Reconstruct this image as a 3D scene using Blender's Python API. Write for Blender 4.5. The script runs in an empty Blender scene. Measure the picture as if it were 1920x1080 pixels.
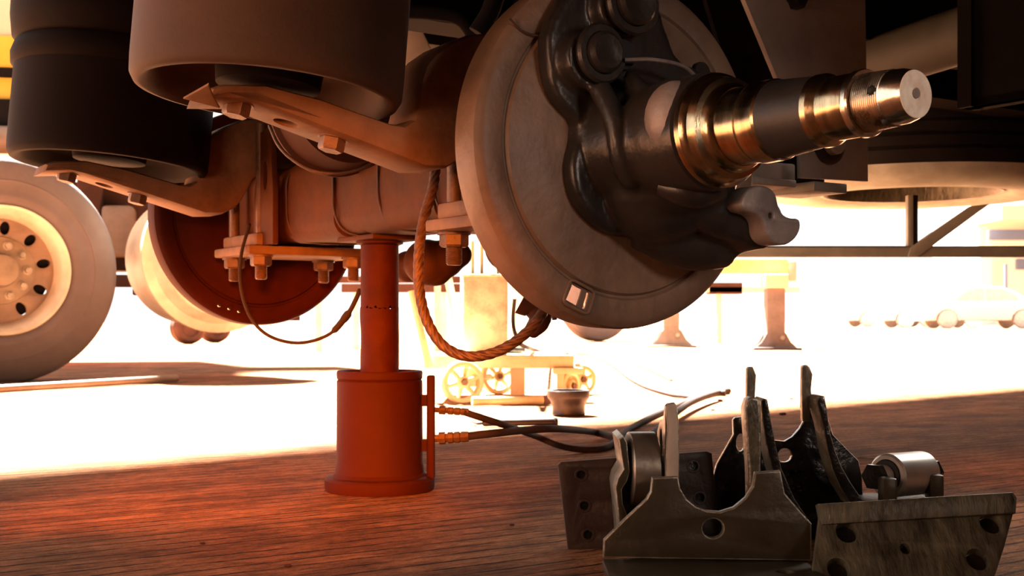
import bpy, bmesh, math, random
from mathutils import Vector, Matrix
from math import pi, sin, cos, radians
random.seed(7)
SC = bpy.context.scene
COL = SC.collection

# ------------------------------------------------------------------ camera
F = 2300.0; CH = 0.304; YH = 600.0
cam_data = bpy.data.cameras.new('camera')
cam = bpy.data.objects.new('camera', cam_data); COL.objects.link(cam)
cam.location = (0, 0, CH); cam.rotation_euler = (pi/2, 0, 0)
cam_data.sensor_width = 36.0; cam_data.lens = 36.0*F/1920.0
cam_data.shift_y = (YH-540.0)/1920.0
cam_data.clip_start = 0.05; cam_data.clip_end = 400
cam_data.dof.use_dof = True; cam_data.dof.focus_distance = 1.55; cam_data.dof.aperture_fstop = 14
SC.camera = cam
SC.view_settings.view_transform = 'Standard'; SC.view_settings.look = 'None'
SC.view_settings.gamma = 1.0; SC.view_settings.use_curve_mapping = False
SC.view_settings.exposure = 0.0

# ------------------------------------------------------------------ light
wd = bpy.data.worlds.new('sky'); SC.world = wd; wd.use_nodes = True
bg = wd.node_tree.nodes['Background']
bg.inputs[0].default_value = (1.0, 0.94, 0.88, 1); bg.inputs[1].default_value = 1.9

def light(name, kind, loc, target, energy, color, **kw):
    ld = bpy.data.lights.new(name, kind); ld.energy = energy; ld.color = color
    for k, v in kw.items(): setattr(ld, k, v)
    o = bpy.data.objects.new(name, ld); COL.objects.link(o)
    o.location = loc
    o.rotation_euler = (Vector(target)-Vector(loc)).to_track_quat('-Z', 'Y').to_euler()
    return o
SUN_AZ = Vector((-0.50, 0.866, 0)); SUN_EL = radians(56)
sd = SUN_AZ*cos(SUN_EL)+Vector((0, 0, sin(SUN_EL)))
light('sun', 'SUN', sd*20, (0, 0, 0), 140.0, (1.0, 0.93, 0.84), angle=radians(3.5))
ORANGE = (1.0, 0.20, 0.03)
# added orange spots outside the frame, imitating a glow around the jack
light('jack_glow_side', 'SPOT', (-1.0, 1.25, 0.34), (-0.34, 2.55, 0.03), 120.0, (1.0, 0.19, 0.0), spot_size=radians(46), spot_blend=1.0, shadow_soft_size=0.06)
light('jack_glow_front', 'SPOT', (-0.15, 0.50, 0.50), (-0.40, 2.65, 0.03), 270.0, (1.0, 0.20, 0.0), spot_size=radians(33), spot_blend=1.0, shadow_soft_size=0.08)
light('fill_lamp', 'AREA', (-1.0, 0.35, 0.50), (0.1, 1.6, 0.40), 10.0, (1.0, 0.52, 0.30), size=0.5)  # unseen fill added to lift the dark metal from the left
light('spindle_fill', 'SPOT', (1.35, -0.1, 0.8), (0.42, 1.30, 0.50), 44.0, (1.0, 0.82, 0.70), spot_size=radians(30), spot_blend=1.0, shadow_soft_size=0.2)  # added spot that brightens the spindle end face
light('pile_rim_fill', 'SPOT', (1.40, 2.65, 1.02), (0.62, 1.5, 0.12), 60.0, (1.0, 0.90, 0.80), spot_size=radians(50), spot_blend=.6, shadow_soft_size=0.2)  # added spot for highlights on the bracket pile
light('floor_warm_fill', 'SPOT', (2.6, 0.2, 2.9), (1.45, 3.1, 0.0), 420.0, (1.0, 0.40, 0.20), spot_size=radians(46), spot_blend=1.0, shadow_soft_size=0.2)  # added overhead spot that warms the floor at the right

# ------------------------------------------------------------------ frames
A0 = Vector((0.1415, 1.627, 0.53))
Wd = Vector((0.548, -0.8365, 0)); Pd = Vector((0.8365, 0.548, 0))
LM = Matrix(((Wd.x, Pd.x, 0, A0.x), (Wd.y, Pd.y, 0, A0.y), (0, 0, 1, A0.z), (0, 0, 0, 1)))   # axle frame: x outward along the axle, y along the vehicle
ROT = math.atan2(Wd.y, Wd.x)
def L(s, q, z): return LM @ Vector((s, q, z))
def W(px, py, d): return Vector(((px-960)/F*d, d, CH+(YH-py)/F*d))
def ray(px, py): return Vector(((px-960)/F, 1.0, (YH-py)/F))
CAM = Vector((0, 0, CH))
def onplane(px, py, P0, n):
    r = ray(px, py); return CAM + r*((P0-CAM).dot(n)/r.dot(n))

# ------------------------------------------------------------------ materials
def mat(name, c, rough=0.6, metal=0.0, c2=None, scale=20.0, bump=0.15, bscale=None, amount=0.6, stretch=None, spec=0.5, emit=None, coat=0.0):
    m = bpy.data.materials.new(name); m.use_nodes = True
    nt = m.node_tree; b = nt.nodes['Principled BSDF']
    b.inputs['Roughness'].default_value = rough; b.inputs['Metallic'].default_value = metal
    b.inputs['Specular IOR Level'].default_value = spec; b.inputs['Coat Weight'].default_value = coat
    if emit:
        b.inputs['Emission Color'].default_value = (*emit[0], 1); b.inputs['Emission Strength'].default_value = emit[1]
    tc = nt.nodes.new('ShaderNodeTexCoord'); mp = nt.nodes.new('ShaderNodeMapping')
    nt.links.new(tc.outputs['Object'], mp.inputs[0])
    if stretch: mp.inputs['Scale'].default_value = stretch
    n = nt.nodes.new('ShaderNodeTexNoise'); n.inputs['Scale'].default_value = scale; n.inputs['Detail'].default_value = 6; n.inputs['Roughness'].default_value = 0.65
    nt.links.new(mp.outputs[0], n.inputs['Vector'])
    c2 = c2 or tuple(v*0.55 for v in c)
    r = nt.nodes.new('ShaderNodeValToRGB')
    r.color_ramp.elements[0].position = 0.5-0.25*amount; r.color_ramp.elements[1].position = 0.5+0.2*amount
    r.color_ramp.elements[0].color = (*c2, 1); r.color_ramp.elements[1].color = (*c, 1)
    nt.links.new(n.outputs[0], r.inputs[0]); nt.links.new(r.outputs[0], b.inputs['Base Color'])
    if bump > 0:
        n2 = nt.nodes.new('ShaderNodeTexNoise'); n2.inputs['Scale'].default_value = bscale or scale*4; n2.inputs['Detail'].default_value = 5
        nt.links.new(mp.outputs[0], n2.inputs['Vector'])
        bp = nt.nodes.new('ShaderNodeBump'); bp.inputs['Strength'].default_value = bump; bp.inputs['Distance'].default_value = 0.004
        nt.links.new(n2.outputs[0], bp.inputs['Height']); nt.links.new(bp.outputs[0], b.inputs['Normal'])
        rr = nt.nodes.new('ShaderNodeMapRange'); rr.inputs['To Min'].default_value = max(0.02, rough-0.12); rr.inputs['To Max'].default_value = min(1, rough+0.12)
        nt.links.new(n.outputs[0], rr.inputs[0]); nt.links.new(rr.outputs[0], b.inputs['Roughness'])
    return m

def floor_material():
    m = bpy.data.materials.new('brushed_concrete'); m.use_nodes = True
    nt = m.node_tree; N = nt.nodes; K = nt.links; b = N['Principled BSDF']
    tc = N.new('ShaderNodeTexCoord'); mp = N.new('ShaderNodeMapping'); mp.inputs['Rotation'].default_value = (0, 0, -math.atan2(Pd.y, Pd.x))
    K.new(tc.outputs['Object'], mp.inputs[0])
    def noise(scale, st, det=6, rough=.65):
        q = N.new('ShaderNodeMapping'); q.inputs['Scale'].default_value = st; K.new(mp.outputs[0], q.inputs[0])
        n = N.new('ShaderNodeTexNoise'); n.inputs['Scale'].default_value = scale; n.inputs['Detail'].default_value = det; n.inputs['Roughness'].default_value = rough
        K.new(q.outputs[0], n.inputs['Vector']); return n.outputs[0]
    def ramp(src, p0, c0, p1, c1):
        r = N.new('ShaderNodeValToRGB'); r.color_ramp.elements[0].position = p0; r.color_ramp.elements[1].position = p1
        r.color_ramp.elements[0].color = (*c0, 1); r.color_ramp.elements[1].color = (*c1, 1); K.new(src, r.inputs[0]); return r.outputs[0]
    def mix(a, bb, f, mode='MULTIPLY'):
        x = N.new('ShaderNodeMix'); x.data_type = 'RGBA'; x.blend_type = mode
        if isinstance(f, float): x.inputs[0].default_value = f
        else: K.new(f, x.inputs[0])
        K.new(a, x.inputs[6]); K.new(bb, x.inputs[7]); return x.outputs[2]
    base = ramp(noise(6, (1, 1.6, 1)), .36, (.34, .145, .066), .62, (.66, .30, .145))  # base tones also carry the orange glow on the floor
    blot = ramp(noise(2.2, (1, 2.2, 1), 8, .7), .40, (.30, .27, .26), .56, (1, 1, 1))
    fine = ramp(noise(90, (.6, 1.4, 1), 5, .8), .36, (.35, .31, .29), .56, (1, 1, 1))
    streak = ramp(noise(34, (.30, 2.0, 1), 6, .75), .36, (.36, .31, .28), .54, (1, 1, 1))
    grit = ramp(noise(210, (1, 1, 1), 2), .32, (.4, .38, .36), .45, (1, 1, 1))
    # broom grooves, wavering, broken up by noise
    wq = N.new('ShaderNodeMapping'); wq.inputs['Scale'].default_value = (.35, 1, 1); K.new(mp.outputs[0], wq.inputs[0])
    wv = N.new('ShaderNodeTexWave'); wv.bands_direction = 'Y'; wv.inputs['Scale'].default_value = 8.0; wv.inputs['Distortion'].default_value = .9
    wv.inputs['Detail'].default_value = 4; wv.inputs['Detail Scale'].default_value = 9; K.new(wq.outputs[0], wv.inputs['Vector'])
    gr = ramp(wv.outputs['Fac'], .015, (.10, .08, .07), .06, (1, 1, 1))
    brk = ramp(noise(9, (1, 1.4, 1)), .36, (0, 0, 0), .50, (1, 1, 1))
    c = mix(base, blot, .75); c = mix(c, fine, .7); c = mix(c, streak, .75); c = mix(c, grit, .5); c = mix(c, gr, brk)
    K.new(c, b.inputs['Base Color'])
    b.inputs['Roughness'].default_value = .85; b.inputs['Specular IOR Level'].default_value = .08
    bw = N.new('ShaderNodeRGBToBW'); K.new(c, bw.inputs[0])
    bp = N.new('ShaderNodeBump'); bp.inputs['Strength'].default_value = .9; bp.inputs['Distance'].default_value = .012; K.new(bw.outputs[0], bp.inputs['Height'])
    K.new(bp.outputs[0], b.inputs['Normal'])
    return m

M = dict(
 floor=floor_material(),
 black=mat('black_rubber', (.018, .017, .018), .55, c2=(.010, .009, .010), bump=.12, scale=12),
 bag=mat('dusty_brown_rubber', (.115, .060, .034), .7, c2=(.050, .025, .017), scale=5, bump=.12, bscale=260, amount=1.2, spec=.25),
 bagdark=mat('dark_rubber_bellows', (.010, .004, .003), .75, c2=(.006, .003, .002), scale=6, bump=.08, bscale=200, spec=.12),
 arm=mat('dusty_painted_steel', (.29, .150, .078), .65, c2=(.15, .074, .040), scale=9, bump=.25, bscale=70, spec=.3),
 armside=mat('dusty_steel', (.36, .22, .14), .6, c2=(.2, .11, .07), scale=9, bump=.2, bscale=70),
 beam=mat('rusty_axle_steel', (.125, .036, .008), .7, c2=(.055, .015, .004), scale=11, bump=.25, bscale=60, amount=1, spec=.2),
 seam=mat('dark_weld_seam', (.07, .03, .018), .6),
 bolt=mat('zinc_bolt', (.19, .10, .06), .5, .2, c2=(.11, .055, .033), scale=40, bump=.3),
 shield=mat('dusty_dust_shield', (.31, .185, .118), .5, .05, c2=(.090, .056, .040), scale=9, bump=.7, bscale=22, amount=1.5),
 farshield=mat('red_glow_shield', (.075, .012, .004), .6, c2=(.05, .008, .003), scale=8, bump=.1, spec=.1),  # orange glow over the dark disc is put into this red
 cast=mat('greasy_cast_iron', (.050, .040, .035), .33, .3, c2=(.016, .013, .012), scale=9, bump=.4, bscale=40, amount=1.2),
 castgrey=mat('scam_grey_steel', (.36, .29, .26), .5, .3, c2=(.2, .16, .15), scale=14, bump=.3, bscale=70),
 brass=mat('polished_bearing_seat', (.58, .45, .28), .20, 1.0, c2=(.34, .25, .15), scale=10, bump=.04, bscale=200, stretch=(6, 1, 1)),
 blued=mat('oiled_black_journal', (.040, .035, .033), .45, .3, c2=(.022, .019, .018), scale=18, bump=.12, bscale=120),
 steel=mat('bright_turned_steel', (.86, .76, .62), .2, 1.0, c2=(.62, .50, .38), scale=16, bump=.06, bscale=150),
 thread=mat('thread_steel', (.72, .60, .46), .28, 1.0, c2=(.35, .26, .18), scale=30, bump=.05),
 face=mat('scratched_steel_face', (1.0, .86, .70), .5, .0, c2=(.80, .60, .46), scale=45, bump=.35, bscale=120),
 jack=mat('jack_glow_red', (.070, .013, .0015), .6, c2=(.048, .008, .001), scale=7, bump=.2, bscale=60, amount=1.2, spec=.08),  # orange glow on the dark jack is painted into its colour
 ram=mat('rusty_ram_steel', (.080, .014, .003), .6, .05, c2=(.05, .008, .002), scale=12, bump=.25, bscale=60, spec=.1),
 hose=mat('black_hose_rubber', (.050, .030, .025), .8, spec=.2, c2=(.035, .022, .018), scale=30, bump=.1),
 fit=mat('brass_fitting', (.30, .16, .07), .35, .6, c2=(.18, .09, .04), scale=30),
 rope=mat('rusty_wire_rope', (.17, .085, .050), .5, .25, c2=(.09, .042, .024), scale=60, bump=.25),
 tyre=mat('dusty_tyre_rubber', (.20, .165, .165), .8, c2=(.13, .105, .10), scale=5, bump=.2, bscale=60, amount=1.3, spec=.2),
 tyreblk=mat('black_tyre_rubber', (.022, .019, .017), .7, c2=(.014, .012, .011), scale=8, bump=.2, spec=.15),
 sidewall=mat('bounce_lit_sidewall', (.74, .80, .70), .7, c2=(.48, .50, .42), scale=5, bump=.2),  # light bounced onto the underside is put into this pale tone
 rim=mat('cream_wheel_steel', (.86, .77, .62), .45, .1, c2=(.64, .55, .42), scale=6, bump=.1),
 rimdark=mat('brown_wheel_disc', (.32, .22, .16), .5, .1, c2=(.22, .15, .11), scale=6),
 dark=mat('dark_chassis_paint', (.016, .013, .012), .9, c2=(.010, .008, .007), scale=4, spec=.05),
 frame=mat('grey_frame_paint', (.48, .50, .44), .5, .1, c2=(.34, .35, .30), scale=5),
 hanger=mat('dull_grey_bracket_steel', (.46, .40, .34), .55, .1, c2=(.36, .31, .26), scale=12, bump=.15, bscale=300),
 tube=mat('olive_grey_tube', (.12, .12, .095), .6, c2=(.08, .08, .06), scale=4),
 under=mat('rusty_underbody', (.10, .038, .022), .7, c2=(.045, .018, .011), scale=3, spec=.2),
 yellow=mat('yellow_body_paint', (.95, .56, .08), .4, c2=(.9, .48, .05), scale=2, bump=0),
 pale=mat('pale_peach_paint', (.92, .66, .50), .4, c2=(.85, .6, .45), scale=2, bump=0),
 trolley=mat('yellow_ochre_paint', (.80, .68, .42), .5, c2=(.52, .42, .24), scale=14, bump=.2, amount=1.2),
 can=mat('chipped_cream_canister', (.86, .66, .46), .55, c2=(.52, .38, .26), scale=16, bump=.2, amount=.5),
 cup=mat('dark_bearing_cup', (.05, .032, .028), .4, .4, c2=(.03, .02, .018), scale=14),
 olive=mat('olive_steel_plate', (.070, .056, .034), .40, .35, c2=(.036, .028, .017), scale=10, bump=.3, bscale=60, amount=1.3),
 edge=mat('edge_highlight', (.34, .31, .25), .38, .6, c2=(.16, .14, .11), scale=40, bump=.5, bscale=90),  # lighter tone paints a highlight along plate edges
 brownplate=mat('brown_primer_plate', (.050, .026, .017), .55, .1, c2=(.028, .014, .010), scale=30, bump=.25, amount=1.2),
 greasy=mat('greasy_black_steel', (.022, .018, .016), .28, .5, c2=(.010, .008, .008), scale=14, bump=.8, bscale=45, coat=.4),
 mossy=mat('weathered_green_steel', (.165, .150, .100), .42, .3, c2=(.026, .021, .015), scale=16, bump=.9, bscale=40, amount=.9, stretch=(2.6, .8, 1)),
 bush=mat('brushed_steel_bush', (.80, .78, .74), .40, .65, c2=(.42, .40, .36), scale=10, bump=.12, amount=.8),
 hole=mat('deep_hole_black', (.012, .010, .009), .7, bump=0),
 white=mat('white_wall_paint', (.86, .85, .82), .7, bump=0),
 blue=mat('blue_grey_panel', (.12, .18, .30), .5, bump=0),
 carpaint=mat('pearl_white_car_paint', (.88, .87, .85), .35, bump=0),
 glass=mat('dark_car_glass', (.25, .24, .24), .15, bump=0),
 roof=mat('dark_roof_sheet', (.05, .04, .035), .95, bump=0, spec=.05),
 wallin=mat('brown_shed_wall', (.12, .08, .06), .85, bump=0),
 palegrey=mat('glare_pale_trim', (.62, .60, .58), .5, bump=0),  # distant haze painted as pale grey on car windows and wheels
 legpaint=mat('dusty_leg_paint', (.24, .19, .175), .6, c2=(.16, .125, .115), scale=8),
 bushdark=mat('shaded_steel_bush', (.34, .29, .24), .36, .85, c2=(.20, .17, .14), scale=14, bump=.15),  # darker copy of the bush steel, shade put into its colour
 beamyellow=mat('blown_out_yellow_beam', (.95, .78, .34), .5, bump=0),  # overexposure is put into this paler yellow
 hubmat=mat('brown_hub_steel', (.34, .26, .19), .5, .1, c2=(.22, .16, .11), scale=8),
 nutmat=mat('dusty_lug_nut', (.50, .43, .35), .5, .2),
 gaplight=mat('light_gap_glow', (1, 1, .92), .5, bump=0, emit=((1, .98, .85), 2.2)),  # emission stands in for light through a gap
)

# ------------------------------------------------------------------ object helpers
MW = {}
def tag(o, label=None, cat=None, group=None, kind=None):
    if label: o['label'] = label
    if cat: o['category'] = cat
    if group: o['group'] = group
    if kind: o['kind'] = kind
    return o
def thing(name, label, cat, mtx=None, group=None):
    """an Empty at the thing's base which parents its parts"""
    o = bpy.data.objects.new(name, None); COL.objects.link(o); o.empty_display_size = .05
    mtx = mtx or Matrix.Identity(4)
    if isinstance(mtx, Vector): mtx = Matrix.Translation(mtx)
    o.matrix_world = mtx; MW[o.name] = mtx.copy()
    return tag(o, label, cat, group)
def finish(me, m, sharp=38):
    for x in (m if isinstance(m, (list, tuple)) else [m]): me.materials.append(x)
    me.shade_smooth(); me.set_sharp_from_angle(angle=radians(sharp))
def obj(name, bm, m, parent=None, sharp=38, origin=None, label=None):
    """bm holds world coordinates; link as ONE mesh object under parent"""
    me = bpy.data.meshes.new(name)
    bmesh.ops.recalc_face_normals(bm, faces=bm.faces)
    if parent is not None: mt = MW[parent.name]
    else: mt = Matrix.Translation(origin) if origin is not None else Matrix.Identity(4)
    bm.transform(mt.inverted()); bm.to_mesh(me); bm.free()
    finish(me, m, sharp)
    o = bpy.data.objects.new(name, me); COL.objects.link(o)
    if parent is not None: o.parent = parent
    else: o.matrix_world = mt
    MW[o.name] = mt.copy()
    if label: o['label'] = label
    return o
def copy_tree(o, parent=None):
    c = o.copy(); COL.objects.link(c); c.parent = parent; MW[c.name] = MW[o.name].copy()
    for ch in list(o.children): copy_tree(ch, c)
    return c
def BM(): return bmesh.new()
def box(bm, a, b, mtx=None, bevel=0.0, seg=2):
    """axis aligned box a..b in the frame mtx"""
    mtx = mtx or Matrix.Identity(4)
    a = Vector(a); b = Vector(b)
    r = bmesh.ops.create_cube(bm, size=1.0)
    c = (a+b)/2; d = b-a
    for v in r['verts']: v.co = Vector((v.co.x*d.x+c.x, v.co.y*d.y+c.y, v.co.z*d.z+c.z))
    if bevel > 0:
        es = list({e for v in r['verts'] for e in v.link_edges})
        rr = bmesh.ops.bevel(bm, geom=es, offset=bevel, segments=seg, affect='EDGES', profile=.5)
        vs = {v for f in rr['faces'] for v in f.verts} | {v for v in r['verts'] if v.is_valid}
        allv = set(vs)
        for v in list(vs):
            for f in v.link_faces:
                for u in f.verts: allv.add(u)
        for v in allv: v.co = mtx @ v.co
    else:
        for v in r['verts']: v.co = mtx @ v.co
def boxo(name, a, b, m, parent=None, mtx=None, bevel=0.0, **k):
    bm = BM(); box(bm, a, b, mtx, bevel); return obj(name, bm, m, parent, **k)
def axis_matrix(origin, direction, up=(0, 0, 1)):
    x = Vector(direction).normalized(); z = Vector(up)
    if abs(x.dot(z)) > .98: z = Vector((0, 1, 0))
    y = z.cross(x).normalized(); z = x.cross(y).normalized()
    o = Vector(origin)
    return Matrix(((x.x, y.x, z.x, o.x), (x.y, y.y, z.y, o.y), (x.z, y.z, z.z, o.z), (0, 0, 0, 1)))
def lathe(bm, prof, mtx, n=48, closed=False, skip=None, lobes=None, a0=0, a1=2*pi):
    """prof: (distance along x, radius) turned about the x axis of mtx"""
    full = abs(a1-a0-2*pi) < 1e-6
    rings = []
    cnt = n if full else n+1
    for (s, r) in prof:
        if r < 1e-6: rings.append([bm.verts.new(mtx @ Vector((s, 0, 0)))])
        else: rings.append([bm.verts.new(mtx @ Vector((s, r*cos(a0+(a1-a0)*i/n), r*sin(a0+(a1-a0)*i/n)))) for i in range(cnt)])
    K = len(rings)
    for k in range(K if closed else K-1):
        A = rings[k]; B = rings[(k+1) % K]
        for i in range(n):
            j = (i+1) % cnt
            if skip and skip(k, i): continue
            if len(A) == 1 and len(B) == 1: continue
            try:
                if len(A) == 1: bm.faces.new((A[0], B[j], B[i]))
                elif len(B) == 1: bm.faces.new((A[i], A[j], B[0]))
                else: bm.faces.new((A[i], A[j], B[j], B[i]))
            except ValueError: pass
def cyl(bm, p0, p1, r0, r1=None, n=24, bev=0.0):
    p0 = Vector(p0); p1 = Vector(p1); r1 = r0 if r1 is None else r1
    l = (p1-p0).length; m = axis_matrix(p0, p1-p0)
    if bev > 0: prof = [(0, 0), (0, r0-bev), (bev, r0), (l-bev, r1), (l, r1-bev), (l, 0)]
    else: prof = [(0, 0), (0, r0), (l, r1), (l, 0)]
    lathe(bm, prof, m, n)
def catmull(pts, n):
    P = [Vector(p) for p in pts]; P = [P[0]*2-P[1]]+P+[P[-1]*2-P[-2]]
    out = []
    for i in range(1, len(P)-2):
        for k in range(n):
            t = k/n
            out.append(.5*((2*P[i])+(P[i+1]-P[i-1])*t+(2*P[i-1]-5*P[i]+4*P[i+1]-P[i+2])*t*t+(3*P[i]-P[i-1]-3*P[i+1]+P[i+2])*t**3))
    out.append(P[-2]); return out
def sweep(bm, pts, rad, n=12, sub=8, lobes=0, depth=.14, pitch=.06):
    pts = catmull(pts, sub) if sub else [Vector(p) for p in pts]
    # even spacing
    rings = []; up = None; dist = 0.0; tot = sum((pts[i+1]-pts[i]).length for i in range(len(pts)-1))
    for i, p in enumerate(pts):
        t = (pts[min(i+1, len(pts)-1)]-pts[max(i-1, 0)]).normalized()
        if up is None: up = Vector((0, 0, 1)) if abs(t.z) < .9 else Vector((0, 1, 0))
        up = (up-t*up.dot(t)).normalized(); sd_ = t.cross(up)
        if i: dist += (p-pts[i-1]).length
        r = rad(dist/tot) if callable(rad) else rad
        ring = []
        for k in range(n):
            a = 2*pi*k/n
            rr = r*(1-depth+depth*abs(cos(lobes/2*(a-2*pi*dist/pitch)))*1.0) if lobes else r
            ring.append(bm.verts.new(p+(up*cos(a)+sd_*sin(a))*rr))
        rings.append(ring)
    for A, B in zip(rings, rings[1:]):
        for k in range(n): bm.faces.new((A[k], A[(k+1) % n], B[(k+1) % n], B[k]))
    bm.faces.new(rings[0][::-1]); bm.faces.new(rings[-1])
def resample(pts, step):
    P = catmull(pts, 24); out = [P[0]]; acc = 0
    for a, b in zip(P, P[1:]):
        l = (b-a).length
        while acc+l >= step:
            t = (step-acc)/l; a = a.lerp(b, t); out.append(a.copy()); l = (b-a).length; acc = 0
        acc += l
    return out
def mesh_eval(o):
    dg = bpy.context.evaluated_depsgraph_get()
    return bpy.data.meshes.new_from_object(o.evaluated_get(dg))
def plate_bm(outline, holes, thick, P0, nrm, back=True, bevel=0.0015, xdir=None, smooth=()):
    """flat plate from 3-D outline points lying on the plane (P0, nrm); nrm points at the viewer, thickness goes behind"""
    nrm = Vector(nrm).normalized()
    x = Vector(xdir) if xdir else Vector((0, 0, 1)).cross(nrm)
    if x.length < 1e-4: x = Vector((1, 0, 0))
    x = (x-nrm*x.dot(nrm)).normalized(); y = nrm.cross(x)
    mt = Matrix(((x.x, y.x, nrm.x, P0.x), (x.y, y.y, nrm.y, P0.y), (x.z, y.z, nrm.z, P0.z), (0, 0, 0, 1)))
    inv = mt.inverted()
    cu = bpy.data.curves.new('tmp', 'CURVE'); cu.dimensions = '2D'; cu.fill_mode = 'BOTH'
    def add(pts):
        sp = cu.splines.new('POLY'); sp.points.add(len(pts)-1); sp.use_cyclic_u = True
        for k, p in enumerate(pts):
            l = inv @ Vector(p); sp.points[k].co = (l.x, l.y, 0, 1)
    add(outline)
    for h in holes: add(h)
    cu.extrude = max(thick/2-bevel, .0002); cu.bevel_depth = bevel; cu.bevel_resolution = 1; cu.offset = -bevel
    o = bpy.data.objects.new('tmp', cu); COL.objects.link(o)
    me = mesh_eval(o)
    bm = BM(); bm.from_mesh(me); bpy.data.objects.remove(o); bpy.data.curves.remove(cu); bpy.data.meshes.remove(me)
    bmesh.ops.remove_doubles(bm, verts=bm.verts, dist=1e-5)
    off = Matrix.Translation((0, 0, -thick/2 if back else 0))
    bm.transform(mt @ off)
    return bm
def edged(bm, nrm, cut=.93):
    """give the narrow faces of a plate the painted edge highlight (slot 1)"""
    nrm = Vector(nrm).normalized(); bm.normal_update()
    for f in bm.faces:
        if abs(f.normal.dot(nrm)) < cut: f.material_index = 1
    return bm
def circle_on(c, r, nrm, n=20, ry=None, xdir=None):
    nrm = Vector(nrm).normalized(); x = Vector(xdir) if xdir else Vector((0, 0, 1)).cross(nrm)
    if x.length < 1e-4: x = Vector((1, 0, 0))
    x = x.normalized(); y = nrm.cross(x); ry = ry or r
    return [Vector(c)+x*r*cos(2*pi*k/n)+y*ry*sin(2*pi*k/n) for k in range(n)]
def smooth_poly(pts, n=4):
    P = [Vector(p) for p in pts]; N_ = len(P); out = []
    for i in range(N_):
        p0, p1, p2, p3 = P[i-1], P[i], P[(i+1) % N_], P[(i+2) % N_]
        for k in range(n):
            t = k/n
            out.append(.5*((2*p1)+(p2-p0)*t+(2*p0-5*p1+4*p2-p3)*t*t+(3*p1-p0-3*p2+p3)*t**3))
    return out
def remesh_obj(name, bm, m, parent, voxel=.004, smooth=6, factor=.5):
    """union of overlapping shapes turned into one smooth casting"""
    me = bpy.data.meshes.new('tmp'); bmesh.ops.recalc_face_normals(bm, faces=bm.faces); bm.to_mesh(me); bm.free()
    o = bpy.data.objects.new('tmp', me); COL.objects.link(o)
    md = o.modifiers.new('r', 'REMESH'); md.mode = 'VOXEL'; md.voxel_size = voxel
    ms = o.modifiers.new('s', 'SMOOTH'); ms.iterations = smooth; ms.factor = factor
    me2 = mesh_eval(o); b2 = BM(); b2.from_mesh(me2)
    bpy.data.objects.remove(o); bpy.data.meshes.remove(me); bpy.data.meshes.remove(me2)
    return obj(name, b2, m, parent, sharp=180)
def hexbolt(bm, p, d, r, h, n=6, chamfer=.15):
    p = Vector(p); d = Vector(d).normalized()
    lathe(bm, [(0, 0), (0, r), (h*(1-chamfer), r), (h, r*.86), (h, 0)], axis_matrix(p, d), n)
def sphere(bm, c, r, n=24, sc=(1, 1, 1)):
    res = bmesh.ops.create_uvsphere(bm, u_segments=n, v_segments=n//2, radius=r)
    for v in res['verts']: v.co = Vector((v.co.x*sc[0], v.co.y*sc[1], v.co.z*sc[2]))+Vector(c)

# ------------------------------------------------------------------ setting
bm = BM()
g = 40
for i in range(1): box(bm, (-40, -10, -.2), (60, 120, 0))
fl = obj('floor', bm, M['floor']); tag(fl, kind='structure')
# shed roof, its edge throws the shade line across the floor
e0 = Vector((-1.10, 2.42, 0)); ed = Vector((.735, .678, 0)).normalized(); en = Vector((-ed.y, ed.x, 0))
RH = 4.2; sh = SUN_AZ*(RH/math.tan(SUN_EL))
a = e0-ed*9+sh; b = e0+ed*14+sh; c = b-en*12; d_ = a-en*12
def slab(name, pts, z0, z1, m, kind='structure'):
    bm = BM(); lo = [bm.verts.new((p.x, p.y, z0)) for p in pts]; hi = [bm.verts.new((p.x, p.y, z1)) for p in pts]
    bm.faces.new(lo[::-1]); bm.faces.new(hi)
    for i in range(len(pts)): bm.faces.new((lo[i], lo[(i+1) % len(pts)], hi[(i+1) % len(pts)], hi[i]))
    o = obj(name, bm, m); tag(o, kind=kind); return o
slab('ceiling', [a, b, c, d_], RH, RH+.12, M['roof'])
slab('wall_back', [c, d_, d_-en*.1, c-en*.1], 0, RH, M['wallin'])
slab('wall_left', [a-en*2.5, d_, d_-ed*.1, a-en*2.5-ed*.1], 0, RH, M['wallin'])
slab('wall_right', [b-en*2.5, c, c+ed*.1, b-en*2.5+ed*.1], 0, RH, M['wallin'])

# ------------------------------------------------------------------ trailer chassis overhead
ch = thing('trailer_chassis', 'dark trailer underframe overhead with rails and cross tube above the axle', 'trailer', LM @ Matrix.Translation((0, 0, .2)))
boxo('deck', (-1.75, -.62, .62), (.75, 7, .70), M['dark'], ch, LM)
boxo('side_rail', (-1.75, -.62, .54), (-1.69, 7, .62), M['dark'], ch, LM)
for s in (-.50, -.86):
    bm = BM(); box(bm, (s-.05, -.62, .36), (s+.05, 7, .37), LM); box(bm, (s-.004, -.62, .37), (s+.004, 7, .61), LM); box(bm, (s-.05, -.62, .605), (s+.05, 7, .62), LM)
    obj('chassis_rail', bm, M['dark'], ch)
boxo('hanger_web', (-.56, .20, .02), (-.50, .66, .36), M['dark'], ch, LM)
bm = BM(); cyl(bm, L(-.80, 1.06, .29), L(-.02, 1.06, .355), .056, n=32); obj('cross_tube', bm, M['tube'], ch)
bm = BM(); box(bm, (-.15, .955, .17), (.95, .975, .62), LM); box(bm, (-.18, .955, .17), (.95, 1.0, .185), LM); box(bm, (-.18, .945, .17), (-.15, .985, .62), LM)
obj('channel_crossmember', bm, M['dark'], ch)

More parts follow.
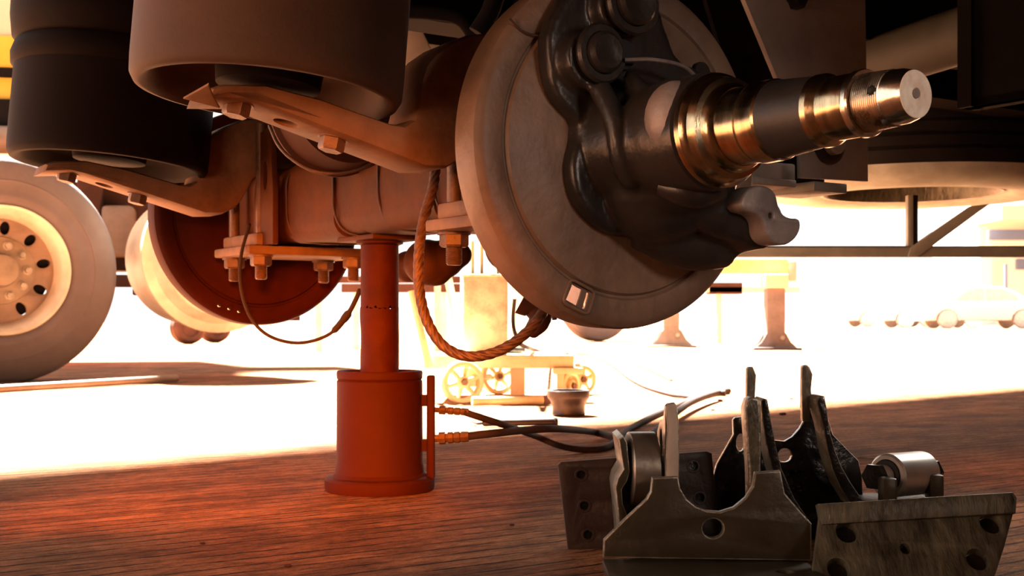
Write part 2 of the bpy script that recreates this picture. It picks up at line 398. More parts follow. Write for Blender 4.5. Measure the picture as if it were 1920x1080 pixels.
# hanger bracket with pivot bolt, right of the spindle
hb = thing('hanger_bracket', 'grey steel suspension hanger plate behind the bright spindle', 'bracket', LM @ Matrix.Translation((-.15, .56, 0)))
P0 = L(-.15, .56, 0)
ol = [onplane(x, y, P0, Wd) for x, y in [(1372, -60), (1622, -60), (1628, 340), (1503, 333), (1497, 168), (1466, 166)]]
obj('outer_plate', plate_bm(ol, [], .010, P0, Wd, bevel=.001), M['hanger'], hb)
P1 = L(-.25, .56, 0)
ol = [L(-.25, q, z) for q, z in [(.36, .36), (.66, .36), (.665, .014), (.50, .005), (.50, .15), (.45, .15)]]
obj('inner_plate', plate_bm(ol, [], .010, P1, Wd, bevel=.001), M['dark'], hb)
pc = onplane(1553, 268, P0, Wd)
bm = BM(); lathe(bm, [(0, 0), (0, .034), (.004, .037), (.007, .034), (.009, .026), (.009, 0)], axis_matrix(pc, Wd), 40); obj('pivot_washer', bm, M['cast'], hb)
bm = BM(); lathe(bm, [(.008, 0), (.008, .022), (.02, .021), (.023, .018), (.023, 0)], axis_matrix(pc, Wd), 32); obj('pivot_bolt', bm, M['hanger'], hb)
pc = onplane(1488, 4, P0, Wd)
bm = BM(); hexbolt(bm, pc, Wd, .014, .02); hexbolt(bm, pc+Vector((0, 0, .012))-Wd*.001, Wd, .02, .008, 20); obj('bolt', bm, M['cast'], hb)
bm = BM(); box(bm, (-.25, .52, -.012), (-.14, .60, .004), LM, .002); obj('bottom_lug', bm, M['frame'], hb)
bm = BM(); box(bm, (-.30, .36, .004), (-.20, .54, .040), LM, .004); box(bm, (-.30, .40, -.006), (-.16, .50, .006), LM, .002); obj('lower_gusset', bm, M['hanger'], hb)

# glowing strips added in place of gaps of light beyond the crossmember
for (x0, y0, x1, y1, dd, lab) in [(1728, 111, 1790, 99, 3.75, 'thin glowing strip standing in for a gap of light under the dark trailer deck beside the crossmember'),
                                  (1600, 14, 1662, 0, 3.2, 'short glowing strip standing in for a gap of light at the top edge above the grey tube')]:
    t = thing('gap_glow', lab, 'glow strip', W((x0+x1)/2, (y0+y1)/2, dd))
    bm = BM(); cyl(bm, W(x0, y0, dd), W(x1, y1, dd+.1), .0075, n=12); obj('glow_strip', bm, M['gaplight'], t)
    bm = BM(); cyl(bm, W(x1, y1, dd+.1), W(x1+6, y1-1, dd+.11), .009, n=12); obj('end_cap', bm, M['frame'], t)

# ------------------------------------------------------------------ axle
ax = thing('trailer_axle', 'rusty square trailer axle with bare spindle and two round dust shields', 'axle', LM)
# beam: rounded square section
def beam_section(s0, s1, h, r, name, m, z0=0.0):
    bm = BM(); ring = []
    for s in (s0, s1):
        rr = []
        for (cx, cy, a0) in [(h-r, h-r, 0), (-h+r, h-r, 90), (-h+r, -h+r, 180), (h-r, -h+r, 270)]:
            for k in range(7):
                a_ = radians(a0+15*k); rr.append(bm.verts.new(L(s, cx+r*cos(a_), z0+cy+r*sin(a_))))
        ring.append(rr)
    n = len(ring[0])
    for k in range(n): bm.faces.new((ring[0][k], ring[0][(k+1) % n], ring[1][(k+1) % n], ring[1][k]))
    bm.faces.new(ring[0][::-1]); bm.faces.new(ring[1])
    return obj(name, bm, m, ax)
beam_section(-1.26, -.02, .074, .030, 'axle_beam', M['beam'])
def seam(pts, r=.0022, name='weld_seam'):
    bm = BM(); sweep(bm, pts, r, 8, 6); return obj(name, bm, M['seam'], ax)
def wrap(s0, s1, h, nm):
    return beam_section(s0, s1, h, .032, nm, M['beam'])
wrap(-.93, -.72, .0775, 'reinforcing_sleeve'); wrap(-.62, -.36, .0775, 'reinforcing_sleeve')
for s in (-.93, -.72, -.545, -.36):
    h = .0785; seam([L(s+.012, -h+.03, h), L(s+.008, -h, h-.03), L(s, -h, 0), L(s+.008, -h, -h+.04), L(s+.02, -h+.012, -h+.012), L(s+.04, -h+.045, -h), L(s+.06, h-.03, -h)])
# jack seat under the beam
bm = BM(); box(bm, (-.765, -.05, -.085), (-.62, .05, -.076), LM, .002); obj('jack_pad', bm, M['beam'], ax)
bm = BM(); sphere(bm, L(-.705, -.081, .035), .006, 12); obj('weld_spot', bm, M['seam'], ax)
bm = BM(); box(bm, (-.47, -.092, .028), (-.40, -.077, .055), LM, .003); obj('small_lug', bm, M['beam'], ax)

def seat(sc, w=.098):
    """clamp plate, side plate and four U-bolt ends of one spring seat"""
    bm = BM(); box(bm, (sc-w, -.135, -.098), (sc+w, .135, -.080), LM, .004); cpl = obj('clamp_plate', bm, M['arm'], ax)
    bm = BM(); box(bm, (sc-w+.004, -.118, -.080), (sc+w-.004, -.078, -.055), LM, .006); obj('seat_block', bm, M['arm'], ax)
    for ss in (-.073, .073):
        bm = BM(); cyl(bm, L(sc+ss, -.1, -.06), L(sc+ss, -.1, .16), .0105, n=16); obj('u_bolt', bm, M['bolt'], ax)
        for qq in (-.1, .1):
            bm = BM(); hexbolt(bm, L(sc+ss, qq, -.098), (0, 0, -1), .0215, .022); lathe(bm, [(0, 0), (0, .0245), (.004, .0245), (.004, 0)], axis_matrix(L(sc+ss, qq, -.098), (0, 0, -1)), 24)
            n_ = obj('nut', bm, M['bolt'], cpl)
            prof = [(0, 0)]; z = 0
            for k in range(9): prof += [(z, .0108), (z+.0014, .0122), (z+.0028, .0108)]; z += .0028
            prof += [(z+.002, .0095), (z+.002, 0)]
            bm = BM(); lathe(bm, prof, axis_matrix(L(sc+ss, qq, -.119), (0, 0, -1)), 20); b_ = obj('threaded_end', bm, M['bolt'], cpl)
seat(-.187); seat(-1.08)
# slotted upright plate at the far seat
P0 = L(-.985, -.105, .03)
nrm = -Pd
ol = [L(-.985+a_, -.105, z) for a_, z in [(-.05, -.08), (-.045, .02), (-.02, .14), (.035, .15), (.05, .02), (.05, -.08)]]
h1 = circle_on(L(-.975, -.105, .055), .011, nrm, 20, ry=.028)
obj('slotted_plate', plate_bm(ol, [h1], .012, P0, nrm), M['beam'], ax)

# dust shields
def cut_boxes(bm, boxes, thick):
    ms = bpy.data.meshes.new('s'); bm.to_mesh(ms); bm.free(); os_ = bpy.data.objects.new('s', ms); COL.objects.link(os_)
    if thick:
        so = os_.modifiers.new('t', 'SOLIDIFY'); so.thickness = thick; so.offset = 0
    cs = []
    for cut in boxes:
        mc = bpy.data.meshes.new('c'); bmesh.ops.recalc_face_normals(cut, faces=cut.faces); cut.to_mesh(mc); cut.free(); oc = bpy.data.objects.new('c', mc); COL.objects.link(oc); cs.append(oc)
        bo = os_.modifiers.new('b', 'BOOLEAN'); bo.operation = 'DIFFERENCE'; bo.object = oc; bo.solver = 'EXACT'
    me2 = mesh_eval(os_); b2 = BM(); b2.from_mesh(me2)
    for o in cs+[os_]: bpy.data.objects.remove(o)
    return b2
def shield_bm(s0, q0, R, n=180, windows=()):
    mt = LM @ Matrix.Translation((s0, q0, 0))
    prof = [(-.050, R-.001), (-.016, R), (-.008, R-.002), (-.003, R-.007), (.0, R-.013), (.0, R-.030), (-.001, R-.0365), (-.0045, R-.0395), (-.0045, R-.0435), (.0015, R-.047),
            (.004, R-.065), (.008, R-.085), (.010, R-.10), (.010, .09), (.010, .02)]
    def skip(k, i):
        if k not in (4, 5): return False
        a_ = 360*(i+.5)/n
        return any(lo < a_ < hi for lo, hi in windows)
    bm = BM(); lathe(bm, prof, mt, n, skip=skip); return cut_boxes(bm, [], .0025)
wa_ = [math.degrees(math.atan2(z, q-.015)) % 360 for q, z in [(-.074, -.193), (-.055, -.2005)]]
bm = shield_bm(0, .015, .237, 600, [(wa_[0]-2.5, wa_[0]+2.5), (wa_[1]-.62, wa_[1]+.62)])
obj('dust_shield', bm, M['shield'], ax, sharp=30, label='near dust shield, brown grey with two rectangular windows')
# raised frame round the windows
bm = BM()
cq, cz = -.066, -.196; ang = math.atan2(cz, cq-.015)
fr = []
for k in range(28):
    a_ = 2*pi*k/28; ex = abs(cos(a_))**.35*math.copysign(1, cos(a_))*.022; ey = abs(sin(a_))**.35*math.copysign(1, sin(a_))*.0165
    fr.append(L(.0012, cq-sin(ang)*ex+cos(ang)*ey, cz+cos(ang)*ex+sin(ang)*ey))
sweep(bm, fr+[fr[0], fr[1]], .0022, 8, 0); obj('window_frame', bm, M['shield'], ax)
seam([L(.001, -.173, .150), L(.0035, -.155, .136), L(.008, -.13, .133), L(.014, -.095, .140)], .0014, 'shield_joint')
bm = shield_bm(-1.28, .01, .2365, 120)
obj('dust_shield', bm, M['farshield'], ax, sharp=30, label='far dust shield, orange glow painted into its red')
for i in range(3):
    bm = BM(); hexbolt(bm, L(-1.245, -.10+.022*i, -.195-.006*i), Wd, .0035, .004); obj('rivet', bm, M['steel'], ax)

# brake spider casting
bm = BM()
S = lambda q, z, s=.03: L(s, q, z)
# wavy body plate
ol = smooth_poly([S(q, z) for q, z in [(-.13, .15), (-.135, .09), (-.12, .05), (-.088, .02), (-.10, -.03), (-.085, -.08), (-.03, -.115), (.05, -.11), (.13, -.09), (.16, -.03), (.16, .06), (.12, .11), (.07, .13), (.02, .23), (-.06, .235)]], 3)
pb = plate_bm(ol, [], .030, L(.034, 0, 0), Wd, bevel=.006)
tmp = bpy.data.meshes.new('t'); pb.to_mesh(tmp); pb.free(); bm.from_mesh(tmp)
cyl(bm, L(.0, .0, 0), L(.07, 0, 0), .095, .076, 48)
cyl(bm, L(.07, .0, 0), L(.10, 0, 0), .070, .070, 48)
cyl(bm, L(.09, 0, 0), L(.185, 0, 0), .074, .066, 48)
sphere(bm, L(.085, .035, -.030), .075, 32)
sphere(bm, L(.05, .03, -.045), .085, 32)
cyl(bm, L(0, -.088, .100), L(.058, -.088, .100), .042, .036, 32)
cyl(bm, L(0, -.036, .172), L(.058, -.036, .172), .044, .038, 32)
cyl(bm, L(.0, -.015, .135), L(.035, -.015, .135), .03, .03, 24)
# vertical rib with rounded foot
sweep(bm, [L(.06, -.078, .065), L(.086, -.074, .02), L(.090, -.068, -.02), L(.088, -.050, -.050), L(.094, -.034, -.040)], .0145, 16, 6)
sweep(bm, [L(.06, -.03, .085), L(.098, -.038, .05), L(.104, -.034, -.0), L(.094, -.034, -.045)], .010, 14, 6)
# lower carrier to the S-cam
sweep(bm, [L(.03, .02, -.09), L(.05, .08, -.115), L(.06, .13, -.112)], .045, 20, 6)
cyl(bm, L(.02, .128, -.100), L(.135, .128, -.100), .044, .034, 28)
sweep(bm, [L(.10, .02, -.04), L(.11, .06, -.085), L(.11, .11, -.10)], .03, 16, 6)
sweep(bm, [L(.05, -.02, -.085), L(.075, .03, -.085), L(.08, .07, -.06)], .028, 16, 6)
spd = remesh_obj('brake_spider', bm, M['cast'], ax, .0038, 5)
# anchor pins
for (q, z, r) in [(-.080, .106, .026), (-.030, .176, .030)]:
    bm = BM(); lathe(bm, [(0, 0), (.0, r+.010), (.006, r+.012), (.010, r+.009), (.010, r+.001), (.0, r+.0005), (.0, 0)], axis_matrix(L(.062, q, z), Wd), 40); obj('pin_collar', bm, M['cast'], ax)
    bm = BM(); lathe(bm, [(0, 0), (0, r), (.016, r), (.021, r-.005), (.020, r*.45), (.018, 0)], axis_matrix(L(.062, q, z), Wd), 36)
    obj('anchor_pin', bm, M['cast'], ax)
bm = BM(); cyl(bm, L(.050, -.036, .112), L(.056, -.036, .112), .021, .019, 24); obj('pin_hole', bm, M['hole'], ax)
bm = BM(); sweep(bm, [L(.075, -.05, .100), L(.085, -.01, .103), L(.085, .04, .100), L(.075, .072, .086), L(.06, .082, .08)], .0026, 8, 6); obj('retaining_wire', bm, M['castgrey'], ax)
# pale polished boss in front of the root
bm = BM(); sphere(bm, (0, 0, 0), .045, 24, (.8, .9, 1.05)); bm.transform(LM @ Matrix.Translation((.160, -.038, .014))); obj('root_boss', bm, M['castgrey'], ax)
bm = BM(); sweep(bm, [L(.12, -.03, -.060), L(.15, .0, -.070), L(.15, .04, -.066)], lambda t: .014+.006*sin(pi*t), 14, 6); obj('lower_rib', bm, M['cast'], ax)
bm = BM()
c_ = L(.012, .135, .115); lathe(bm, [(0, 0), (0, .015), (.003, .014), (.003, 0)], axis_matrix(c_, Wd), 20); obj('shield_bolt', bm, M['cast'], ax)

# S-cam head
P0 = L(.165, .13, -.09)
sp = [(510, 820), (522, 780), (550, 742), (600, 722), (655, 732), (690, 768), (703, 820), (728, 868), (768, 888), (808, 894), (814, 940), (790, 990), (745, 1022), (690, 1018), (652, 988), (632, 940), (615, 895), (580, 864), (530, 850)]
ol = smooth_poly([onplane(1200+x/2.7, 80+y/2.7, P0, Wd) for x, y in sp], 3)
hl = circle_on(onplane(1446, 404, P0, Wd), .0035, Wd, 12)
bm = plate_bm(ol, [hl], .034, P0, Wd, bevel=.0035); obj('s_cam', bm, M['castgrey'], ax, sharp=50, label='grey S-shaped cam head')
bm = BM(); cyl(bm, L(.10, .13, -.094), L(.150, .13, -.094), .019, n=24); obj('cam_shaft', bm, M['cast'], ax)

# spindle
def part_lathe(name, prof, m, n=72, sharp=25): 
    bm = BM(); lathe(bm, prof, LM, n); return obj(name, bm, m, ax, sharp=sharp)
part_lathe('spindle_root', [(.10, 0), (.12, .074), (.15, .0725), (.180, .0715), (.186, .0710), (.189, .068), (.189, 0)], M['cast'])
part_lathe('seal_seat', [(.186, 0), (.186, .0660), (.190, .0685), (.198, .0685), (.203, .0660), (.206, .0630), (.212, .0615), (.217, .0600), (.220, .0535), (.225, .0520), (.229, .0495), (.232, .0460), (.232, 0)], M['brass'])
part_lathe('inner_bearing_seat', [(.228, 0), (.228, .0452), (.262, .0450), (.264, .0462), (.268, .0470), (.292, .0462), (.296, .0440), (.296, 0)], M['brass'])
part_lathe('spindle_shank', [(.293, 0), (.293, .0450), (.298, .0438), (.360, .0382), (.360, 0)], M['blued'])
part_lathe('outer_bearing_seat', [(.356, 0), (.356, .0375), (.359, .0400), (.366, .0396), (.372, .0362), (.375, .0344), (.412, .0338), (.414, .0330), (.414, 0)], M['brass'])
part_lathe('thrust_ring', [(.410, 0), (.410, .0345), (.412, .0357), (.417, .0357), (.4195, .0345), (.4195, 0)], M['steel'])
prof = [(.418, 0), (.418, .0300)]; s = .420; i = 0
while s < .4545:
    r = .0304-(s-.42)*.045
    prof += [(s, r-.0016), (s+.0009, r+.0004), (s+.0016, r+.0004), (s+.0025, r-.0016)]; s += .0025
prof += [(.456, .0274), (.456, 0)]
part_lathe('thread', prof, M['thread'], 72, 20)
part_lathe('end_chamfer', [(.454, 0), (.454, .0284), (.466, .0278), (.4785, .0245), (.4785, .024), (.478, 0)], M['steel'], 72, 30)
bm = BM(); lathe(bm, [(0, 0), (.0, .0243), (.0006, .0240), (.0008, .0065), (-.002, .0055), (-.005, 0)], LM @ Matrix.Translation((.4785, 0, 0)), 48); ef_ = obj('end_face', bm, M['face'], ax)
bm = BM(); lathe(bm, [(0, 0), (0, .0052), (.0006, .0052), (.0006, 0)], LM @ Matrix.Translation((.479, 0, .0005)), 24); obj('centre_hole', bm, M['castgrey'], ef_)
pd_ = (CAM-L(.447, 0, 0)); pd_ -= Wd*pd_.dot(Wd); pd_.normalize()
hd = Matrix.Rotation(radians(-24), 4, Wd) @ pd_
if hd.z < pd_.z: hd = Matrix.Rotation(radians(24), 4, Wd) @ pd_
bm = BM(); sphere(bm, (0, 0, 0), .0058, 16, (1, 1, 1)); bm.transform(Matrix.Translation(L(.447, 0, 0)+hd*.0268)); obj('split_pin_hole', bm, M['hole'], ax)
hd2 = Vector((0, 0, -1))*.86+pd_*.5
bm = BM(); sphere(bm, (0, 0, 0), .0055, 16); bm.transform(Matrix.Translation(L(.452, 0, 0)+hd2.normalized()*.0262)); obj('split_pin_hole', bm, M['hole'], ax)

# ------------------------------------------------------------------ trailing arms
def make_arm(ds, label):
    t = thing('trailing_arm', label, 'suspension arm', LM @ Matrix.Translation((-.2+ds, -.2, 0)), 'trailing arms of the trailer suspension')
    P0 = L(-.155+ds, -.3, 0)
    pts = [(-.506, .040), (-.500, .056), (-.485, .062), (-.43, .067), (-.357, .057), (-.30, .044), (-.255, .034), (-.236, .033), (-.222, .042), (-.214, .070), (-.211, .097), (-.204, .117), (-.190, .134), (-.165, .152), (-.134, .167), (-.064, .180), (0, .175), (.07, .15), (.08, .075),
           (-.045, .075), (-.085, .070), (-.108, .050), (-.121, .025), (-.140, -.003), (-.170, -.019), (-.205, -.021), (-.26, -.006), (-.357, .020), (-.45, .045)]
    bm = plate_bm([L(-.155+ds, q, z) for q, z in pts], [], .09, P0, Wd, bevel=.011)
    # bolt access hole through the flange
    c_ = L(-.200+ds, -.385, .028)
    cut = BM(); cyl(cut, c_-Vector((.006, 0, .06)), c_+Vector((0, 0, .022)), .0165, n=24)
    bm = cut_boxes(bm, [cut], 0)
    for v in bm.verts: pass
    ab_ = obj('arm_body', bm, M['arm'], t, sharp=34)
    for q in (-.455, -.325):
        zz = .046-(q+.45)*.26
        dn = Vector((0, 0, -1))+Pd*-.22
        bm = BM(); lathe(bm, [(0, 0), (0, .0205), (.003, .0205), (.003, 0)], axis_matrix(L(-.190+ds, q, zz), dn), 24); hexbolt(bm, L(-.190+ds, q, zz), dn, .0175, .019); bm2 = obj('bolt', bm, M['bolt'], t)
    return t
make_arm(0, 'brown curved trailing arm nearer the camera, under the larger air spring')
make_arm(-.87, 'darker trailing arm farther away, under the left air spring')

# ------------------------------------------------------------------ air springs
def make_bag(ds_, q, R, label, m, z0=.060):
    ctr = L(ds_, q, z0)
    tilt = LM @ Matrix.Translation((ds_, q, z0)) @ Matrix.Rotation(radians(-5), 4, 'X')
    t = thing('air_spring', label, 'air spring', tilt, 'air springs of the trailer suspension')
    up = tilt @ Matrix(((0, 0, 1, 0), (0, 1, 0, 0), (1, 0, 0, 0), (0, 0, 0, 1)))
    bm = BM()
    lathe(bm, [(.045, 0), (.045, R-.045), (.030, R-.032), (.008, R-.024), (.0, R-.014), (.001, R-.006), (.010, R-.001), (.03, R), (.17, R+.0)], up, 96)
    obj('piston', bm, m, t, sharp=60)
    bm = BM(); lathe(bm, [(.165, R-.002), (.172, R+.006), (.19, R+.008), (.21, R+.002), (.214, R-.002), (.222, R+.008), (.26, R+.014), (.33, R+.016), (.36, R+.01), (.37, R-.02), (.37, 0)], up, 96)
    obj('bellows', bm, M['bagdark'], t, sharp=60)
    # pedestal under the piston that sits on the arm
    bm = BM(); lathe(bm, [(.046, 0), (.046, .07), (.012, .066), (.012, 0)], up, 48); obj('pedestal', bm, M['bagdark'], t)
    return t
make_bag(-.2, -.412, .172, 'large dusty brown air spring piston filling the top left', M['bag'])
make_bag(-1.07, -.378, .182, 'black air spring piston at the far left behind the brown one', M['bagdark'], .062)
# bright support plate glimpsed inside the recess
t = thing('mounting_plate', 'pale triangular plate tip inside the recess of the large air spring', 'plate', W(385, 185, 1.50))
P0 = W(385, 185, 1.47); n_ = Vector((0, -.5, -1)).normalized()
obj('plate', plate_bm([onplane(x, y, P0, n_) for x, y in [(343, 186), (391, 159), (398, 178), (412, 204)]], [], .004, P0, n_), M['arm'], t)

# light bracket glimpsed in the gap above
t = thing('frame_bracket', 'pale worn bracket in the gap between the large air spring and the curved arm', 'bracket', W(785, 95, 2.7))
P0 = W(785, 95, 2.9); n_ = Vector((0, -1, -.4)).normalized()
obj('bracket_plate', plate_bm([onplane(x, y, P0, n_) for x, y in [(700, 44), (786, 48), (815, 108), (795, 140), (784, 142), (768, 137), (700, 134)]], [], .012, P0, n_), M['hanger'], t)
obj('bracket_flange', plate_bm([onplane(x, y, W(785, 95, 2.98), n_) for x, y in [(700, 10), (850, 20), (860, 45), (700, 44)]], [], .03, W(785, 95, 2.98), n_), M['dark'], t)
bm = BM(); sweep(bm, [W(700, 20, 2.3), W(800, 24, 2.3), W(858, 34, 2.3), W(884, 62, 2.3), (W(900, 100, 2.3))], .013, 12, 6)
tag(obj('air_pipe', bm, M['dark'], None, origin=W(858, 34, 2.3)), 'dark bent air pipe above the curved arm', 'pipe')
bm = BM(); sweep(bm, [W(895, 62, 2.2), W(920, 20, 2.2), W(935, -30, 2.2)], .017, 12, 6)
tag(obj('air_pipe', bm, M['dark'], None, origin=W(920, 20, 2.2)), 'short dark pipe rising beside the top of the dust shield', 'pipe')

# ------------------------------------------------------------------ wire ropes
def rope(name, pts, r, lobes, pitch, label, cat, m, step, n=30, depth=.16):
    bm = BM(); pp = resample(pts, step); sweep(bm, pp, r, n, 0, lobes, depth, pitch)
    return tag(obj(name, bm, m, None, sharp=180, origin=Vector(pts[len(pts)//2])), label, cat)
rope('wire_rope', [W(*a_) for a_ in [(818, 300, 1.86), (812, 350, 1.84), (795, 410, 1.82), (786, 470, 1.80), (786, 540, 1.79), (800, 600, 1.78), (830, 647, 1.77), (875, 668, 1.76), (930, 660, 1.76), (980, 630, 1.76), (1015, 590, 1.77), (1034, 552, 1.80), (1044, 530, 1.84)]],
     .0080, 6, .085, 'thick rusty twisted wire rope hanging in a loop right of the jack', 'rope', M['rope'], .0025, 36, .30)
rope('brake_cable', [W(*a_) for a_ in [(468, 420, 2.40), (452, 480, 2.38), (452, 540, 2.37), (470, 595, 2.36), (505, 630, 2.35), (560, 643, 2.34), (615, 628, 2.33), (650, 592, 2.32), (668, 560, 2.31), (676, 540, 2.32)]],
     lambda t: .0034+(.003 if .80 < t < .90 else 0)+(.0012 if t > .86 else 0), 0, .02, 'thin brown cable hanging in a loop left of the jack', 'cable', M['hose'], .006, 12)
rope('braided_line', [W(*a_) for a_ in [(505, 235, 1.95), (522, 272, 1.93), (550, 300, 1.92), (590, 321, 1.91), (640, 325, 1.91), (690, 312, 1.92), (720, 295, 1.95)]],
     .0030, 4, .012, 'thin braided line looped below the near trailing arm', 'cable', M['rope'], .0014, 16, .22)
bm = BM(); c_ = L(-.60, -.25, .04)
lathe(bm, [(0, 0), (0, .10), (.02, .118), (.025, .118), (.03, .11), (.08, .10), (.08, 0)], axis_matrix(W(615, 205, 2.1), Wd), 64)
tag(obj('diaphragm_can', bm, M['under'], None, origin=W(615, 205, 2.1)), 'round dark red brake chamber above the braided line', 'brake chamber')

# brake chambers hanging behind the axle
def chamber(label, pts):
    t = thing('brake_actuator', label, 'brake part', pts[0])
    bm = BM()
    for (c, r, sc) in pts[1]: sphere(bm, c, r, 20, sc)
    remesh_obj('housing', bm, M['under'], t, .006, 3)
    return t
chamber('lumpy rusty brake actuator just right of the ram', (W(825, 490, 2.5), [(W(800, 492, 2.5), .048, (1, 1, 1)), (W(835, 485, 2.5), .040, (1, 1, 1)), (W(862, 478, 2.5), .026, (1, 1, 1)), (W(765, 500, 2.55), .034, (1, 1, 1)), (W(815, 510, 2.5), .03, (1.2, 1, 1))]))
chamber('rusty actuator housing hidden behind the near dust shield rim', (W(960, 470, 2.2), [(W(945, 462, 2.2), .036, (1, 1, 1.2)), (W(965, 480, 2.2), .034, (1, 1, 1.1)), (W(1000, 500, 2.2), .03, (1.3, 1, 1))]))
t = thing('slack_adjuster', 'dark slack adjuster lever hanging under the near dust shield', 'brake part', W(1010, 580, 2.2))
bm = BM(); sweep(bm, [W(980, 560, 2.1), W(1005, 575, 2.1), W(1012, 600, 2.1), W(996, 622, 2.12)], lambda t: .028-.014*t, 14, 6); obj('lever', bm, M['under'], t)
bm = BM(); cyl(bm, W(1035, 560, 2.05), W(1040, 600, 2.05), .008, .004, 12); obj('clevis_pin', bm, M['under'], t)

# ------------------------------------------------------------------ hydraulic jack
JD = 2.2
jc = W(712, 600, JD); jc.z = 0
jk = thing('hydraulic_jack', 'red orange hydraulic cylinder jack standing under the axle beam', 'jack', Matrix.Translation(jc))
UP = Matrix.Translation(jc) @ Matrix(((0, 0, 1, 0), (0, 1, 0, 0), (1, 0, 0, 0), (0, 0, 0, 1)))
zt = CH-(695-600)/F*JD
bm = BM(); lathe(bm, [(.003, 0), (.0, .090), (.0, .096), (.006, .098), (.020, .098), (.024, .094), (.026, .086), (.032, .080), (.050, .077), (zt-.018, .0765), (zt-.016, .0745), (zt-.013, .0765), (zt-.003, .0770), (zt, .0755), (zt, .066), (zt-.006, .064), (zt-.006, 0)], UP, 96)
obj('cylinder', bm, M['jack'], jk, sharp=30)
# ram: two pipe pieces with a torn joint
zr = A0.z-.085
def rough_pipe(z0, z1, r, seed, jag0=0, jag1=0, bulge=0):
    bm = BM(); n = 64; rows = 22; rnd = random.Random(seed)
    j0 = [rnd.uniform(-1, 1) for _ in range(n)]; j1 = [rnd.uniform(-1, 1) for _ in range(n)]
    ph = [rnd.uniform(0, 6.28) for _ in range(4)]
    R_ = []
    for k in range(rows+1):
        t = k/rows; ring = []
        for i in range(n):
            a_ = 2*pi*i/n
            z = z0+(z1-z0)*t
            if k == 0: z += j0[i]*jag0
            if k == rows: z += j1[i]*jag1
            rr = r*(1+bulge*(.5*sin(3*a_+ph[0]+7*t)+.35*sin(9*t+ph[1])+.25*sin(5*a_+ph[2]-11*t)))
            ring.append(bm.verts.new(Vector((jc.x+.0+rr*cos(a_), jc.y+rr*sin(a_), z))))
        R_.append(ring)
    for A_, B_ in zip(R_, R_[1:]):
        for i in range(n): bm.faces.new((A_[i], A_[(i+1) % n], B_[(i+1) % n], B_[i]))
    bm.faces.new(R_[0][::-1]); bm.faces.new(R_[-1]); return bm
zj = CH-(578-600)/F*JD
obj('ram_sleeve', rough_pipe(zt-.01, zj, .0345, 3, 0, .0022, .024), M['ram'], jk, sharp=60)
obj('ram', rough_pipe(zj+.0015, zr-.006, .0340, 9, .0045, 0, .004), M['ram'], jk, sharp=60)
bm = BM(); lathe(bm, [(0, 0), (0, .0345), (.003, .042), (.007, .042), (.007, 0)], Matrix.Translation((jc.x, jc.y, zr-.0075)) @ Matrix(((0, 0, 1, 0), (0, 1, 0, 0), (1, 0, 0, 0), (0, 0, 0, 1))), 48); obj('saddle', bm, M['ram'], jk)
bm = BM(); box(bm, (.085, -.016, .02), (.099, .010, .205), Matrix.Translation(jc), .003); box(bm, (.074, -.012, .07), (.088, .006, .09), Matrix.Translation(jc)); box(bm, (.074, -.012, .15), (.088, .006, .17), Matrix.Translation(jc)); obj('valve_bar', bm, M['jack'], jk)
def fitting(py, r):
    z = CH-(py-600)/F*JD
    a_ = Vector((jc.x+.098, jc.y-.004, z)); b_ = a_+Vector((.062, -.004, -.004 if py < 800 else .004))
    bm = BM(); prof = [(0, 0), (0, r*.7), (.008, r*.7), (.009, r*1.15), (.020, r*1.15), (.021, r*.8), (.024, r*.8), (.025, r*1.05), (.034, r*1.05), (.035, r*.85), (.038, r*1.05), (.046, r*1.05), (.047, r*.85), (.050, r*1.05), (.062, r*.95), (.062, 0)]
    lathe(bm, prof, axis_matrix(a_, b_-a_), 8); obj('hose_fitting', bm, M['fit'], jk); return b_
f1 = fitting(768, .0065); f2 = fitting(822, .0095)
def flr(px, py, lift=.006):
    d = (CH-lift)*F/(py-YH); return W(px, py, d)
bm = BM(); sweep(bm, resample([f1-Vector((.008, 0, 0)), W(905, 784, 2.20), W(955, 800, 2.30), flr(1005, 818, .045), flr(1050, 836, .02), flr(1095, 843, .007), flr(1140, 837, .007), flr(1180, 805, .007), flr(1230, 778, .007), flr(1290, 752, .012), flr(1330, 738, .012), flr(1366, 733, .012)], .01), lambda t: .0062+.0035*t+.004*t*t, 14, 0)
tag(obj('hydraulic_hose', bm, M['hose'], None, origin=f1), 'dark hose from the upper jack fitting, dipping onto the floor and ending beyond the brackets', 'hose', 'hoses leading from the jack')
bm = BM(); sweep(bm, resample([f2-Vector((.008, 0, 0)), W(930, 812, 2.22), W(990, 806, 2.35), W(1050, 804, 2.5), flr(1110, 810, .02), flr(1160, 822, .012), flr(1200, 826, .008), flr(1232, 806, .008), flr(1262, 778, .022), flr(1300, 752, .03), flr(1340, 738, .03), flr(1362, 737, .03)], .01), lambda t: .0072+.0025*t+.003*t*t, 14, 0)
tag(obj('hydraulic_hose', bm, M['hose'], None, origin=f2), 'thicker dark hose from the lower jack fitting, arching right to the brackets', 'hose', 'hoses leading from the jack')

